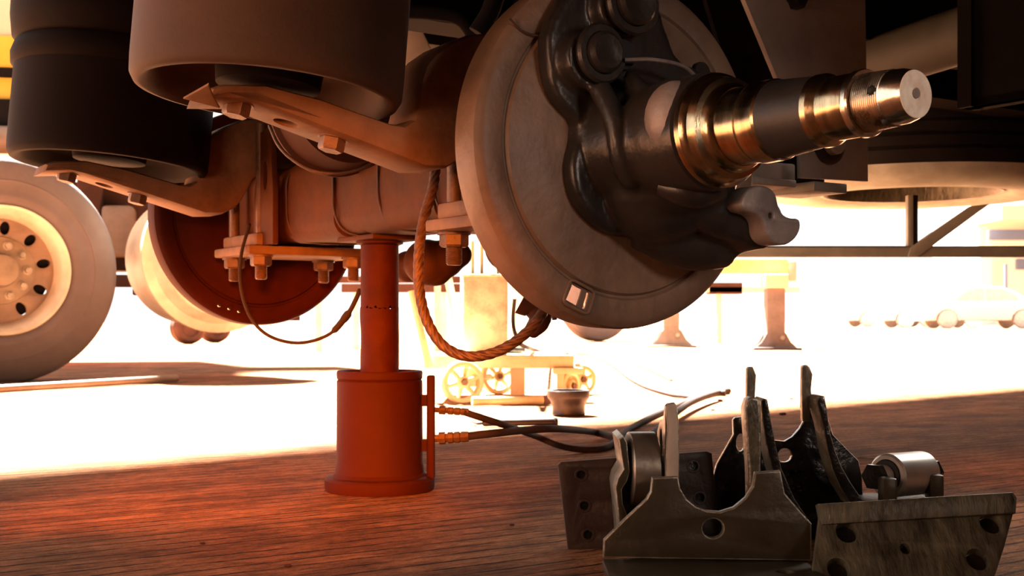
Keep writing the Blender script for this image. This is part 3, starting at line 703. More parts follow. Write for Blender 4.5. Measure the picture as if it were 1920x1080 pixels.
# small floor pieces
t = thing('steel_tube', 'short dark open tube lying on the floor behind the two hoses', 'tube', flr(965, 792, 0))
bm = BM(); lathe(bm, [(0, .008), (.006, .0098), (.206, .0098), (.208, .0125), (.216, .0125), (.216, .009), (.19, .008)], axis_matrix(flr(905, 793, .0125), flr(1040, 791, .0125)-flr(905, 793, .0125)), 20); obj('tube_wall', bm, M['cup'], t)
bm = BM(); sweep(bm, [flr(886, 790, .010), flr(895, 794, .009), flr(912, 793, .009)], .004, 8, 4); obj('bent_tip', bm, M['cup'], t)
cp = flr(1066, 779, 0)
t = thing('bearing_cup', 'dark waisted metal cup standing on the sunlit floor right of the trolley', 'cup', cp)
bm = BM(); lathe(bm, [(0, 0), (0, .051), (.006, .0535), (.012, .052), (.030, .052), (.046, .058), (.056, .066), (.062, .068), (.078, .068), (.081, .066), (.081, .056), (.07, .053), (.012, .047), (.01, 0)], Matrix.Translation(cp) @ Matrix(((0, 0, 1, 0), (0, 1, 0, 0), (1, 0, 0, 0), (0, 0, 0, 1))), 64)
obj('cup_body', bm, M['cup'], t, sharp=30)

# ------------------------------------------------------------------ truck wheel at the left
def upaxis(c, d): return axis_matrix(c, d)
def make_wheel(name, c, axis, R, label, cat, detail=True, group=None, tm=None):
    k = R/.56
    mt = axis_matrix(c, axis)
    t = thing(name, label, cat, mt, group)
    tm = tm or M['tyre']
    bm = BM(); prof = [(-.13, .31), (-.14, .33), (-.145, .40), (-.13, .50), (-.118, .530), (-.105, .545), (-.10, .548)]
    x = -.10
    for g_ in (-.062, -.02, .02, .062): prof += [(g_-.008, .558), (g_-.006, .546), (g_+.006, .546), (g_+.008, .558)]
    prof += [(.10, .548), (.105, .545), (.118, .530), (.124, .520), (.130, .500), (.138, .48), (.145, .44), (.1485, .438), (.1485, .432), (.146, .43), (.144, .38), (.150, .365), (.149, .355), (.143, .335), (.134, .322), (.12, .31)]
    lathe(bm, [(a_*k, b_*k) for a_, b_ in prof], mt, 120); obj('tyre', bm, tm, t, sharp=40)
    bm = BM(); lathe(bm, [(a_*k, b_*k) for a_, b_ in [(-.12, .31), (-.05, .285), (.08, .285), (.105, .295), (.12, .300), (.132, .312), (.140, .318), (.146, .314), (.142, .302), (.128, .292), (.118, .282), (.095, .272), (.05, .262), (.02, .255)]], mt, 96); obj('rim', bm, M['rim'], t, sharp=30)
    holes = []
    nh = 10 if detail else 6
    P0 = mt @ Vector((.03*k, 0, 0)); ax_ = Vector(axis).normalized()
    outline = [mt @ Vector((.03*k, .262*k*cos(2*pi*i/72), .262*k*sin(2*pi*i/72))) for i in range(72)]
    for i in range(nh):
        a_ = 2*pi*(i+.3)/nh; cc = Vector((.03*k, .212*k*cos(a_), .212*k*sin(a_)))
        hl = []
        for j in range(16):
            b_ = 2*pi*j/16; hl.append(mt @ (cc+Vector((0, -sin(a_), cos(a_)))*.023*k*cos(b_)+Vector((0, cos(a_), sin(a_)))*.034*k*sin(b_)))
        holes.append(hl)
    obj('wheel_disc', plate_bm(outline, holes, .012*k, P0, ax_, bevel=.002), M['rimdark'], t)
    bm = BM(); cyl(bm, mt @ Vector((-.10*k, 0, 0)), mt @ Vector((-.01*k, 0, 0)), .245*k, n=48); obj('brake_drum', bm, M['dark'], t)
    bm = BM(); lathe(bm, [(.03*k, .168*k), (.045*k, .165*k), (.052*k, .150*k), (.052*k, .085*k), (.065*k, .08*k), (.12*k, .075*k), (.125*k, .06*k), (.125*k, 0)], mt, 64); hub_ = obj('hub', bm, M['hubmat'], t)
    if detail:
        for i in range(10):
            a_ = 2*pi*(i+.05)/10
            bm = BM(); p_ = mt @ Vector((.050*k, .128*k*cos(a_), .128*k*sin(a_))); hexbolt(bm, p_, ax_, .017*k, .03*k); hexbolt(bm, p_, ax_, .023*k, .008*k, 20); obj('lug_nut', bm, M['nutmat'], hub_)
    return t
make_wheel('truck_wheel', W(-4, 508, 6.05), (Wd*1.0), .56, 'dusty truck wheel with cream steel rim standing at the left edge', 'wheel')
make_wheel('truck_wheel', W(1118, 560, 17.5)*1.0 - Vector((0, 0, W(1118, 560, 17.5).z-.60)), Wd, .60, 'distant dusty truck wheel seen below the near dust shield', 'wheel', False)

# bar on the floor by the wheel
a_ = flr(-60, 733, .02); b_ = flr(331, 709, .02)
bm = BM(); sweep(bm, [a_, a_.lerp(b_, .3), a_.lerp(b_, .7), b_], .017, 14, 4)
tag(obj('floor_bar', bm, M['rimdark'], None, origin=(a_+b_)/2), 'long thin brown bar lying on the floor in front of the truck wheel', 'bar')

# ------------------------------------------------------------------ neighbouring truck behind
NT = Matrix.Translation(W(150, 600, 7.6)-Vector((0, 0, CH))) @ Matrix.Rotation(math.atan2(Pd.y, Pd.x)*.35, 4, 'Z')
nt_ = thing('parked_truck', 'truck with yellow and peach striped body parked at the far left behind the wheel', 'truck', NT)
def nb(name, a, b, m, bev=0.0): return boxo(name, a, b, m, nt_, NT, bev)
nb('body_panel', (-2.2, .1, 1.50), (.35, 2.3, 3.3), M['pale'])
nb('yellow_band', (-2.2, .07, 1.86), (.35, .10, 2.06), M['yellow'])
nb('black_strip', (-2.2, .05, 1.80), (.35, .10, 1.86), M['dark'])
nb('yellow_band', (-2.2, .07, 1.66), (.35, .10, 1.80), M['yellow'])
nb('lower_rail', (-2.2, .02, 1.44), (.35, .12, 1.66), M['dark'])
bm = BM(); cyl(bm, NT @ Vector((-2.2, -.05, 1.40)), NT @ Vector((.35, -.05, 1.40)), .085, n=24); obj('side_tube', bm, M['rimdark'], nt_)
nb('chassis_frame', (-1.9, .2, .62), (1.45, .5, 1.18), M['under'])
nb('bumper_bar', (.22, -.35, .50), (1.4, -.28, .575), M['under'], .006)
nb('hanging_bracket', (-.02, .0, .85), (.12, .18, 1.25), M['under'], .02)
nb('valve_box', (.12, .0, .70), (.32, .2, 1.02), M['rimdark'], .03)
nb('mud_flap', (.62, .2, .30), (1.35, .24, .62), M['under'])
nb('spring_clamp', (.02, .10, .50), (.16, .22, .66), M['under'], .01)
nb('spring_clamp', (.30, .10, .46), (.42, .22, .66), M['under'], .01)
# air tank beside far shield
t = thing('air_tank', 'pale round ended tank behind the red far dust shield', 'tank', W(360, 520, 6.4))
mt = axis_matrix(W(398, 482, 6.4), Wd) @ Matrix.Scale(1.83, 4)
bm = BM(); lathe(bm, [(-.30, 0), (-.29, .12), (-.27, .165), (-.2, .19), (.02, .19), (.03, .215), (.05, .215), (.06, .19), (.10, .17), (.12, .1), (.125, 0)], mt, 64); obj('tank_shell', bm, M['rim'], t, sharp=40)

# far vehicle beams seen low in the white glare
for (x0, x1, y0, y1, dd, lab) in [(560, 862, 518, 530, 12, 'thin brown frame beam of a distant trailer behind the jack'),
                                  (640, 862, 532, 548, 12.6, 'lower reddish frame beam of a distant trailer behind the trolley')]:
    t = thing('distant_trailer_beam', lab, 'beam', W((x0+x1)/2, 600, dd)-Vector((0, 0, CH)))
    P0 = W(x0, y1, dd); P1 = W(x1, y0, dd)
    boxo('beam', P0, P1+Vector((0, .12, 0)), M['under'], t)
    for fx in (.12, .86):
        x = P0.x+(P1.x-P0.x)*fx; boxo('support_leg', (x-.03, dd+.02, 0), (x+.03, dd+.08, P0.z+.01), M['rim'], t)
for (cx, dd, lab) in [(352, 15.5, 'small far tyre in the glare below the parked truck'), (402, 16.5, 'second small far tyre, nearer the red shield')]:
    p_ = W(cx, 600, dd); p_.z = .21
    bm = BM(); lathe(bm, [(-.12, 0), (-.12, .17), (-.08, .21), (.08, .21), (.12, .17), (.12, .12), (.08, .11), (.08, 0)], axis_matrix(p_, Wd), 40)
    tag(obj('distant_tyre', bm, M['under'], None, origin=p_), lab, 'tyre', 'far tyres in the glare')

# ------------------------------------------------------------------ trolley
TD = 4.55
tc_ = flr(950, 757, 0)
tr = thing('trolley', 'ochre yellow four wheeled trolley behind the jack', 'trolley', Matrix.Translation(tc_))
zd = CH-(678-600)/F*TD
TR = Matrix.Translation(Vector((tc_.x, TD, 0)))
xl = (795-960)/F*TD-tc_.x; xr = (1076-960)/F*TD-tc_.x
bm = BM(); box(bm, (xl, -.02, zd-.024), (xr, .02, zd+.024), TR, .003); obj('frame_beam', bm, M['trolley'], tr)
bm = BM(); box(bm, (xl, .44, zd-.024), (xr, .48, zd+.024), TR, .003); obj('frame_beam', bm, M['trolley'], tr)
bm = BM(); box(bm, (xl+.02, .02, zd-.0), (xr-.02, .44, zd+.02), TR); obj('deck_plate', bm, M['trolley'], tr)
def spoke_wheel(c, axis, R, nm='wheel', hub=True):
    mt = axis_matrix(c, axis)
    bm = BM(); lathe(bm, [(-.016, R-.004), (-.017, R-.018), (.017, R-.018), (.016, R-.004), (.010, R), (-.010, R)], mt, 48, closed=True)
    for i in range(6):
        a_ = 2*pi*i/6+.25
        p0 = mt @ Vector((0, .015*cos(a_), .015*sin(a_))); p1 = mt @ Vector((0, (R-.014)*cos(a_), (R-.014)*sin(a_))); cyl(bm, p0, p1, .0095, .0075, 10)
    lathe(bm, [(-.018, 0), (-.018, .024), (.020, .022), (.022, .018), (.022, 0)], mt, 24)
    w_ = obj(nm, bm, M['trolley'], tr, sharp=40)
    bm = BM(); hexbolt(bm, mt @ Vector((.020, 0, 0)), axis, .013, .012); obj('axle_nut', bm, M['trolley'], w_) if False else obj('axle_nut', bm, M['bolt'], tr)
wa = Vector((.35, -.93, 0)).normalized()
c1 = W(867, 718, 4.46); c1.z = .079; spoke_wheel(c1, wa, .079)
c2 = W(934, 708, 5.02); c2.z = .075; spoke_wheel(c2, wa, .075)
c3 = W(1090, 705, 5.0); c3.z = .062; spoke_wheel(c3, wa, .062)
c4 = W(1066, 714, 4.6); c4.z = .058; spoke_wheel(c4, Vector((.75, -.6, 0)).normalized(), .056)
bm = BM(); box(bm, (c4.x-.045-tc_.x, -.035, .05), (c4.x-.02-tc_.x, .03, zd-.02), TR, .003); box(bm, (c4.x-.06-tc_.x, -.04, zd-.045), (c4.x+.05-tc_.x, .04, zd-.022), TR, .003); obj('caster_fork', bm, M['trolley'], tr)
bm = BM(); box(bm, (c3.x-.03-tc_.x, .40, .05), (c3.x-.005-tc_.x, .46, zd-.02), TR, .003); obj('caster_fork', bm, M['trolley'], tr)
bm = BM(); cyl(bm, c1+Vector((0, .02, 0)), c2+Vector((-.03, 0, 0)), .010, n=12); box(bm, (c1.x-.02-tc_.x, -.06, .06), (c1.x+.05-tc_.x, .0, zd-.02), TR, .003); obj('axle_bracket', bm, M['trolley'], tr)
bm = BM(); cyl(bm, W(772, 545, 4.5), W(805, 688, 4.5), .014, n=12); obj('handle_bar', bm, M['trolley'], tr)
bm = BM(); cyl(bm, W(838, 510, 4.9), W(868, 662, 4.9), .016, n=12); obj('handle_bar', bm, M['trolley'], tr)
cb = W(909, 662, 4.68)
cn = thing('canister', 'chipped pale rectangular steel canister standing on the trolley', 'canister', cb)
zb = zd+.024
bm = BM(); box(bm, (W(868, 0, 4.6).x, 4.60, zb), (W(952, 0, 4.6).x, 4.77, W(0, 514, 4.6).z), None, .006); obj('tank_body', bm, M['can'], cn)
bm = BM(); box(bm, (W(868, 0, 4.6).x-.004, 4.596, W(0, 514, 4.6).z-.008), (W(952, 0, 4.6).x+.004, 4.774, W(0, 514, 4.6).z), None, .002); obj('lid', bm, M['can'], cn)
for k, (x, y0, y1) in enumerate([(886, 514, 452), (903, 514, 445), (934, 514, 478)]):
    bm = BM(); cyl(bm, W(x, y0, 4.68), W(x, y1, 4.68), .007, n=10); obj('riser_pipe', bm, M['trolley'], cn)
ps = thing('post', 'pale square post rising behind the canister', 'post', W(968, 690, 4.95))
boxo('post_tube', (W(957, 0, 4.95).x, 4.95, 0), (W(984, 0, 4.95).x, 4.99, W(0, 512, 4.95).z), M['rim'], ps)
bm = BM(); sweep(bm, [W(965, 560, 4.6), W(962, 600, 4.6), W(968, 630, 4.55), W(990, 652, 4.6), flr(1040, 664, .02), flr(1100, 664, .01), flr(1140, 680, .01), flr(1190, 715, .01), flr(1250, 737, .01), flr(1300, 745, .01)], .008, 10, 6)
tag(obj('air_line', bm, M['hose'], None, origin=flr(1100, 664, 0)), 'long thin air line from the canister curving over the sunlit floor', 'hose')
bm = BM(); sweep(bm, [flr(1090, 660, .01), flr(1140, 663, .01), flr(1200, 685, .01), flr(1260, 712, .01)], .006, 8, 6)
tag(obj('air_line', bm, M['rimdark'], None, origin=flr(1140, 663, 0)), 'faint pale cable on the sunlit floor above the air line', 'cable')
bm = BM(); cyl(bm, flr(885, 752, .018), flr(1018, 750, .018), .016, n=14)
tag(obj('floor_bar', bm, M['trolley'], None, origin=flr(950, 751, 0)), 'ochre bar on the floor between trolley wheel and dark cup', 'bar')
bm = BM(); cyl(bm, W(945, 657, 4.62), W(980, 657, 4.75), .012, n=12); tag(obj('loose_pipe', bm, M['cup'], None, origin=W(945, 657, 4.62)), 'short dark pipe lying on the trolley right of the canister', 'pipe')

# ------------------------------------------------------------------ spare tyre and its carrier
sc_ = Vector(W(1707, 372, 4.06))
st = thing('spare_tyre', 'black spare tyre stowed flat under the trailer at the right', 'tyre', Matrix.Translation(sc_))
US = Matrix.Translation(sc_) @ Matrix(((0, 0, 1, 0), (0, 1, 0, 0), (1, 0, 0, 0), (0, 0, 0, 1)))
bm = BM(); prof = [(.055, .520), (.075, .524)]
for g_ in (.10, .14, .18): prof += [(g_-.006, .528), (g_-.004, .515), (g_+.004, .515), (g_+.006, .528)]
prof += [(.21, .524), (.24, .50), (.27, .44), (.275, .34), (.26, .29), (.2, .28)]
lathe(bm, prof, US, 120); obj('tread', bm, M['tyreblk'], st, sharp=40)
bm = BM(); lathe(bm, [(.055, .520), (.030, .508), (.010, .47), (.002, .42), (.0005, .41), (.0, .38), (.002, .34), (.010, .31), (.022, .295)], US, 120); obj('sidewall', bm, M['sidewall'], st, sharp=40)
bm = BM(); lathe(bm, [(.022, .296), (.012, .290), (.014, .280), (.03, .272), (.08, .262), (.12, .25), (.12, 0)], US, 96); obj('rim', bm, M['mossy'], st, sharp=40)
cr = thing('spare_carrier', 'grey angle iron spare wheel carrier with diagonal brace at the right', 'frame', W(1707, 471, 4.0))
zc0 = W(0, 482, 4.0).z; zc1 = W(0, 461, 4.0).z
bm = BM(); box(bm, (W(1150, 0, 4).x, 4.0, zc0), (W(2150, 0, 4).x, 4.03, zc1), None, .002); box(bm, (W(1150, 0, 4).x, 4.0, zc1-.005), (W(2150, 0, 4).x, 4.05, zc1)); obj('cross_bar', bm, M['frame'], cr)
bm = BM(); box(bm, (W(1703, 0, 4).x, 4.002, zc1-.01), (W(1713, 0, 4).x, 4.03, sc_.z+.005), None, .001); obj('upright', bm, M['frame'], cr)
bm = BM(); box(bm, (W(1713, 0, 4).x, 4.004, zc1-.01), (W(1722, 0, 4).x, 4.03, sc_.z+.005), None, .001); obj('upright_flange', bm, M['tyreblk'], cr)
P0 = W(1780, 430, 3.995); n_ = Vector((0, -1, 0))
obj('diagonal_brace', plate_bm([onplane(x, y, P0, n_) for x, y in [(1703, 481), (1722, 481), (1856, 382), (1822, 386), (1708, 464)]], [], .03, P0, n_, bevel=.001), M['frame'], cr)

# ------------------------------------------------------------------ landing legs
def landing_leg(cx, by, top, w_, label):
    d = CH*F/(by-YH); c_ = W(cx, by, d); c_.z = 0; k = d/F
    t = thing('landing_leg', label, 'landing leg', Matrix.Translation(c_), 'landing legs of the far trailer')
    X = Matrix.Translation(c_)
    ztop = W(0, top, d).z; w = w_*k/2
    boxo('leg_tube', (-w, -w, .05), (w, w, ztop), M['legpaint'], t, X, .012)
    boxo('socket', (-w*1.3, -w*1.3, ztop-.0), (w*1.3, w*1.3, ztop+26*k), M['pale'], t, X, .01)
    f = 45*k
    bm = BM(); box(bm, (-f, -f*.7, 0), (f, f*.7, .022), X, .004); obj('foot_plate', bm, M['legpaint'], t)
    for yy in (-f*.35, f*.35):
        P0 = c_+Vector((0, yy, 0)); n_ = Vector((0, -1, 0))
        ol = [P0+Vector((x*f, 0, z*k)) for x, z in [(-.92, 2), (.92, 2), (.62, 14), (.42, 30), (.25, 36), (-.25, 36), (-.42, 28), (-.6, 14)]]
        obj('foot_gusset', plate_bm(ol, [], .012, P0, n_, bevel=.001), M['legpaint'], t)
    bm = BM(); cyl(bm, c_+Vector((.25*f, -f*.35-.012, 22*k)), c_+Vector((.25*f, -f*.35-.03, 22*k)), .022, n=14); obj('pivot_pin', bm, M['hanger'], t)
    return t
landing_leg(1452, 655, 541, 34, 'grey landing leg on a flared foot, right of the S-cam')
landing_leg(1257, 650, 541, 30, 'second landing leg, its foot just below the near dust shield')
dd = 12.9
t = thing('landing_beam', 'yellow beam joining the tops of the landing legs', 'beam', W(1430, 500, dd))
boxo('beam', (W(1150, 0, dd).x, dd-.1, W(0, 513, dd).z), (W(1474, 0, dd).x, dd+.1, W(0, 486, dd).z), M['beamyellow'], t, None, .01)
boxo('end_plate', (W(1474, 0, dd).x, dd-.1, W(0, 528, dd).z), (W(1490, 0, dd).x, dd+.1, W(0, 490, dd).z), M['frame'], t, None, .01)
dd = 16
t = thing('far_underbody', 'brown underbody box of the far trailer left of the landing leg', 'trailer part', W(1380, 545, dd))
boxo('axle_box', (W(1330, 0, dd).x, dd, W(0, 551, dd).z), (W(1392, 0, dd).x, dd+.3, W(0, 530, dd).z), M['under'], t)
boxo('support_post', (W(1345, 0, dd).x, dd+.05, 0), (W(1355, 0, dd).x, dd+.15, W(0, 545, dd).z), M['pale'], t)
boxo('lower_bar', (W(1300, 0, dd).x, dd, W(0, 548, dd).z), (W(1500, 0, dd).x, dd+.2, W(0, 538, dd).z), M['pale'], t)

# ------------------------------------------------------------------ cars and buildings in the glare
def make_car(loc, label, sc=1.0, rot=0):
    t0 = Matrix.Translation(loc) @ Matrix.Rotation(rot, 4, 'Z') @ Matrix.Scale(sc, 4)
    t = thing('parked_car', label, 'car', Matrix.Translation(loc), 'pale cars parked far away')
    prof = [(-2.1, .28), (-2.15, .55), (-2.05, .78), (-1.5, .88), (-1.25, .93), (-.75, 1.38), (-.3, 1.47), (.55, 1.46), (1.1, 1.25), (1.5, 1.0), (2.05, .92), (2.15, .6), (2.1, .28)]
    for wx in (1.3, -1.3):
        ar = [(wx+.38*cos(radians(a_)), .28+.38*sin(radians(a_))) for a_ in range(0, 181, 30)]
        if wx > 0: arch1 = ar
        else: arch2 = ar
    prof = prof+arch1+arch2
    P0 = t0 @ Vector((0, -.85, 0)); n_ = (t0.to_3x3() @ Vector((0, -1, 0))).normalized()
    obj('car_body', plate_bm([t0 @ Vector((x, -.85, z)) for x, z in prof], [], 1.7*sc, P0, n_, bevel=.06), M['carpaint'], t)
    win = [(-1.1, .98), (-.68, 1.34), (-.05, 1.40), (-.05, .98)]; win2 = [(.03, .98), (.03, 1.40), (.52, 1.38), (.98, 1.2), (1.15, 1.0)]
    P1 = t0 @ Vector((0, -.87, 0))
    for w_ in (win, win2): obj('side_window', plate_bm([t0 @ Vector((x, -.87, z)) for x, z in w_], [], .03, P1, n_, bevel=.002), M['palegrey'], t)
    for wx in (1.3, -1.3):
        for wy in (-.82, .62):
            bm = BM(); lathe(bm, [(0, 0), (.0, .2), (-.02, .22), (.0, .30), (.03, .32), (.18, .32), (.2, .28), (.2, 0)], axis_matrix(t0 @ Vector((wx, wy+.1, .32)), (0, -1, 0)) @ Matrix.Scale(sc, 4), 28); obj('wheel', bm, M['palegrey'], t)
    return t
for (cx, dd, rot, lab) in [(1830, 43, 0.0, 'pale parked car farthest right in the glare'), (1745, 47, 0.05, 'pale parked car in the middle of the distant row'), (1668, 53, .1, 'faintest pale parked car, leftmost of the distant row')]:
    p_ = W(cx, 600, dd); make_car(Vector((p_.x, p_.y, 0)), lab, 1.0, rot)
bl = thing('building', 'white building with blue grey window band at the right edge behind the parked cars', 'building', Vector((30, 70, 0)))
boxo('wall', (W(1838, 0, 70).x, 70, 0), (48, 78, 12), M['white'], bl)
boxo('window_panel', (W(1855, 0, 69.9).x, 69.7, W(0, 450, 69.9).z), (W(2100, 0, 69.9).x, 70, W(0, 418, 69.9).z), M['blue'], bl)
boxo('window_panel', (W(1905, 0, 69.9).x, 69.7, W(0, 505, 69.9).z), (W(2100, 0, 69.9).x, 70, W(0, 486, 69.9).z), M['blue'], bl)
boxo('doorway', (W(1860, 0, 69.9).x, 69.8, W(0, 545, 69.9).z), (W(1884, 0, 69.9).x, 70, W(0, 488, 69.9).z), M['pale'], bl)
boxo('column', (W(1838, 0, 66).x, 66, 0), (W(1850, 0, 66).x, 66.4, 9), M['white'], bl)
boxo('canopy', (W(1850, 0, 64).x, 62, W(0, 417, 64).z), (W(2200, 0, 64).x, 69, W(0, 392, 64).z), M['hanger'], bl)
t = thing('blue_banner', 'narrow blue banner post beside the white building', 'banner', Vector((W(1886, 0, 60).x, 60, 0)))
boxo('banner_panel', (W(1884, 0, 60).x, 60, 0), (W(1889, 0, 60).x, 60.1, W(0, 495, 60).z), M['blue'], t)

# ------------------------------------------------------------------ steel brackets on the floor, bottom right
G = 'scrap suspension brackets on the floor'
NY = Vector((0, -1, 0))
# 1 saddle bracket in front
sb = thing('saddle_bracket', 'olive steel saddle bracket with U cut and round hole, front of the pile', 'bracket', Vector((W(1330, 0, 1.48).x, 1.48, 0)))
P0 = Vector((0, 1.485, 0))
pp = [(1131, 1046), (1132, 1013), (1170, 975), (1212, 936), (1220, 922), (1223, 896), (1272, 894), (1276, 916), (1288, 936), (1305, 950), (1325, 958), (1350, 960), (1376, 952), (1398, 934), (1412, 912), (1416, 886), (1464, 883), (1472, 925), (1500, 958), (1522, 982), (1522, 1052)]
hl = circle_on(onplane(1337, 991, P0, NY), .0125, NY, 28, ry=.0115)
obj('saddle_plate', edged(plate_bm([onplane(x, y, P0, NY) for x, y in pp], [hl], .012, P0, NY, bevel=.0018), NY), [M['olive'], M['edge']], sb)
bm = BM(); box(bm, (W(1131, 0, 1.485).x, 1.20, .0), (W(1518, 0, 1.485).x-.004, 1.50, .012), None, .002)
bm = cut_boxes(bm, [(lambda c: (cyl(c, onplane(1472, 1072, Vector((0, 0, .012)), Vector((0, 0, 1)))-Vector((0, 0, .05)), onplane(1472, 1072, Vector((0, 0, .012)), Vector((0, 0, 1)))+Vector((0, 0, .05)), .011, n=24), c)[1])(BM())], 0)
obj('base_flange', bm, M['olive'], sb)
# 2 perforated hanger behind
hp = thing('perforated_hanger', 'brown perforated plate with upright cheeks and a bush, left of the pile', 'bracket', Vector((W(1190, 0, 1.62).x, 1.62, 0)))
nb_ = Vector((.05, -1, .10)).normalized(); P0 = W(1190, 900, 1.64)
hs = [circle_on(onplane(x, y, P0, nb_), .0058, nb_, 18) for x, y in [(1090, 890), (1096, 948), (1103, 1003), (1112, 1052), (1300, 874), (1312, 933)]]
obj('base_plate', plate_bm([onplane(x, y, P0, nb_) for x, y in [(1046, 872), (1052, 866), (1325, 846), (1335, 850), (1352, 1030), (1065, 1030)]], hs, .009, P0, nb_, bevel=.0015), M['brownplate'], hp)
for x, y in [(1090, 890), (1096, 948), (1103, 1003), (1112, 1052), (1300, 874), (1312, 933)]:
    c_ = onplane(x, y, P0, nb_)
    bm = BM(); cyl(bm, c_-nb_*.0085, c_-nb_*.0045, .0056, n=16); obj('hole_backing', bm, M['greasy'], hp)  # dark disc closes the hole and stands in for its shade
    bm = BM(); lathe(bm, [(0, .0062), (.0010, .0066), (.0010, .0088), (0, .0095)], axis_matrix(c_, nb_), 24); obj('hole_collar', bm, M['brownplate'], hp)
def ribbon(name, pts, d0, thick, m, parent, bevel=.0012):
    P0 = Vector((0, d0, 0)); return obj(name, edged(plate_bm([onplane(x, y, P0, NY) for x, y in pts], [], thick, P0, NY, bevel=bevel), NY), [m, M['edge'] if m is not M['greasy'] else M['mossy']], parent)  # narrow faces get a lighter tone as painted highlight
ribbon('cheek', [(1160, 824), (1169, 818), (1176, 830), (1181, 885), (1176, 902), (1166, 918), (1168, 945), (1180, 975), (1180, 1046), (1166, 1046), (1160, 970), (1154, 915), (1158, 898), (1169, 880)], 1.53, .10, M['olive'], hp)
bm = BM(); ca = Vector((W(1176, 0, 1.57).x, 1.565, W(0, 878, 1.57).z)); cb_ = ca+Vector((.036, .003, 0)); lathe(bm, [(0, .030), (0, .044), (.002, .047), (.034, .047), (.036, .044), (.036, .030)], axis_matrix(ca, cb_-ca), 56, closed=True); obj('bush', bm, M['bushdark'], hp, sharp=40, label='brushed steel bush between the cheeks')
fn = Vector((-.80, -.60, 0)).normalized()
P0 = Vector((W(1260, 0, 1.515).x, 1.515, 0))
ribbon('finger', [(1248, 762), (1252, 757), (1265, 755), (1270, 762), (1273, 800), (1274, 860), (1272, 1040), (1247, 1040), (1248, 860), (1251, 800)], 1.515, .012, M['hanger'], hp)
eo = [Vector((W(1248, 0, 1.515).x, 1.518+y, z)) for y, z in [(0, .02), (0, .195), (.012, .190), (.022, .165), (.05, .150), (.075, .13), (.08, .10), (.08, .02)]]
h1 = circle_on(Vector((W(1248, 0, 1.515).x, 1.562, .148-.002)), .014, Vector((-1, 0, 0)), 24, ry=.019)
fa = Vector((-1, 0, 0))
eo = [Vector((p.x, p.y, p.z)) for p in [Vector((W(1248, 0, 1.515).x, 1.518+y, z)) for y, z in [(0, .02), (0, .20), (.012, .196), (.024, .178), (.055, .176), (.085, .160), (.09, .13), (.09, .02)]]]
obj('eye_plate', plate_bm(eo, [h1], .010, eo[0], fa, bevel=.001), M['olive'], hp)
# 3 greasy bracket at the middle right
gb = thing('greasy_hanger', 'greasy black hanger bracket with tall fingers and a round hole, middle of the pile', 'bracket', Vector((W(1470, 0, 1.68).x, 1.68, 0)))
P0 = Vector((0, 1.70, 0))
pp = [(1338, 1015), (1338, 892), (1345, 870), (1362, 840), (1376, 815), (1375, 788), (1379, 783), (1396, 782), (1402, 810), (1420, 826), (1454, 826), (1472, 828), (1486, 820), (1500, 804), (1507, 792), (1507, 774), (1503, 765), (1503, 720), (1504, 686), (1512, 684), (1518, 688), (1524, 702), (1521, 730), (1523, 748), (1532, 744), (1545, 760), (1562, 815), (1588, 842), (1610, 864), (1616, 890), (1622, 1000), (1622, 1015)]
hs = [circle_on(onplane(1472, 854, P0, NY), .0098, NY, 28), circle_on(onplane(1389, 830, P0, NY), .0062, NY, 24, ry=.0125)]
obj('back_plate', plate_bm([onplane(x, y, P0, NY) for x, y in pp], hs, .012, P0, NY, bevel=.0015), M['greasy'], gb)
ribbon('finger', [(1401, 692), (1404, 688), (1412, 688), (1418, 703), (1416, 740), (1415, 800), (1402, 800), (1400, 740)], 1.66, .012, M['mossy'], gb)
ribbon('finger', [(1396, 766), (1402, 748), (1410, 745), (1424, 748), (1427, 780), (1428, 840), (1427, 890), (1426, 1000), (1406, 1000), (1404, 880), (1398, 800)], 1.575, .03, M['mossy'], gb, .003)
ribbon('cheek', [(1427, 752), (1432, 747), (1439, 749), (1446, 790), (1456, 840), (1466, 880), (1490, 935), (1520, 980), (1520, 1020), (1490, 1010), (1462, 930), (1448, 880), (1436, 830), (1430, 790)], 1.60, .05, M['greasy'], gb)
ribbon('cheek', [(1531, 752), (1537, 743), (1546, 743), (1551, 770), (1556, 810), (1566, 845), (1578, 875), (1595, 905), (1612, 930), (1596, 948), (1575, 915), (1560, 880), (1550, 840), (1543, 800), (1535, 770)], 1.62, .05, M['greasy'], gb)
ribbon('finger', [(1504, 690), (1508, 685), (1515, 685), (1523, 702), (1520, 745), (1518, 790), (1505, 790), (1503, 740)], 1.66, .012, M['mossy'], gb)
# grease lumps
rnd = random.Random(4)
bm = BM()
for i in range(26):
    c_ = onplane(rnd.uniform(1478, 1508), rnd.uniform(880, 925), P0, NY); sphere(bm, c_+Vector((0, -.002, 0)), rnd.uniform(.0012, .004), 8)
tag(obj('grease', bm, M['greasy'], gb), kind='stuff')
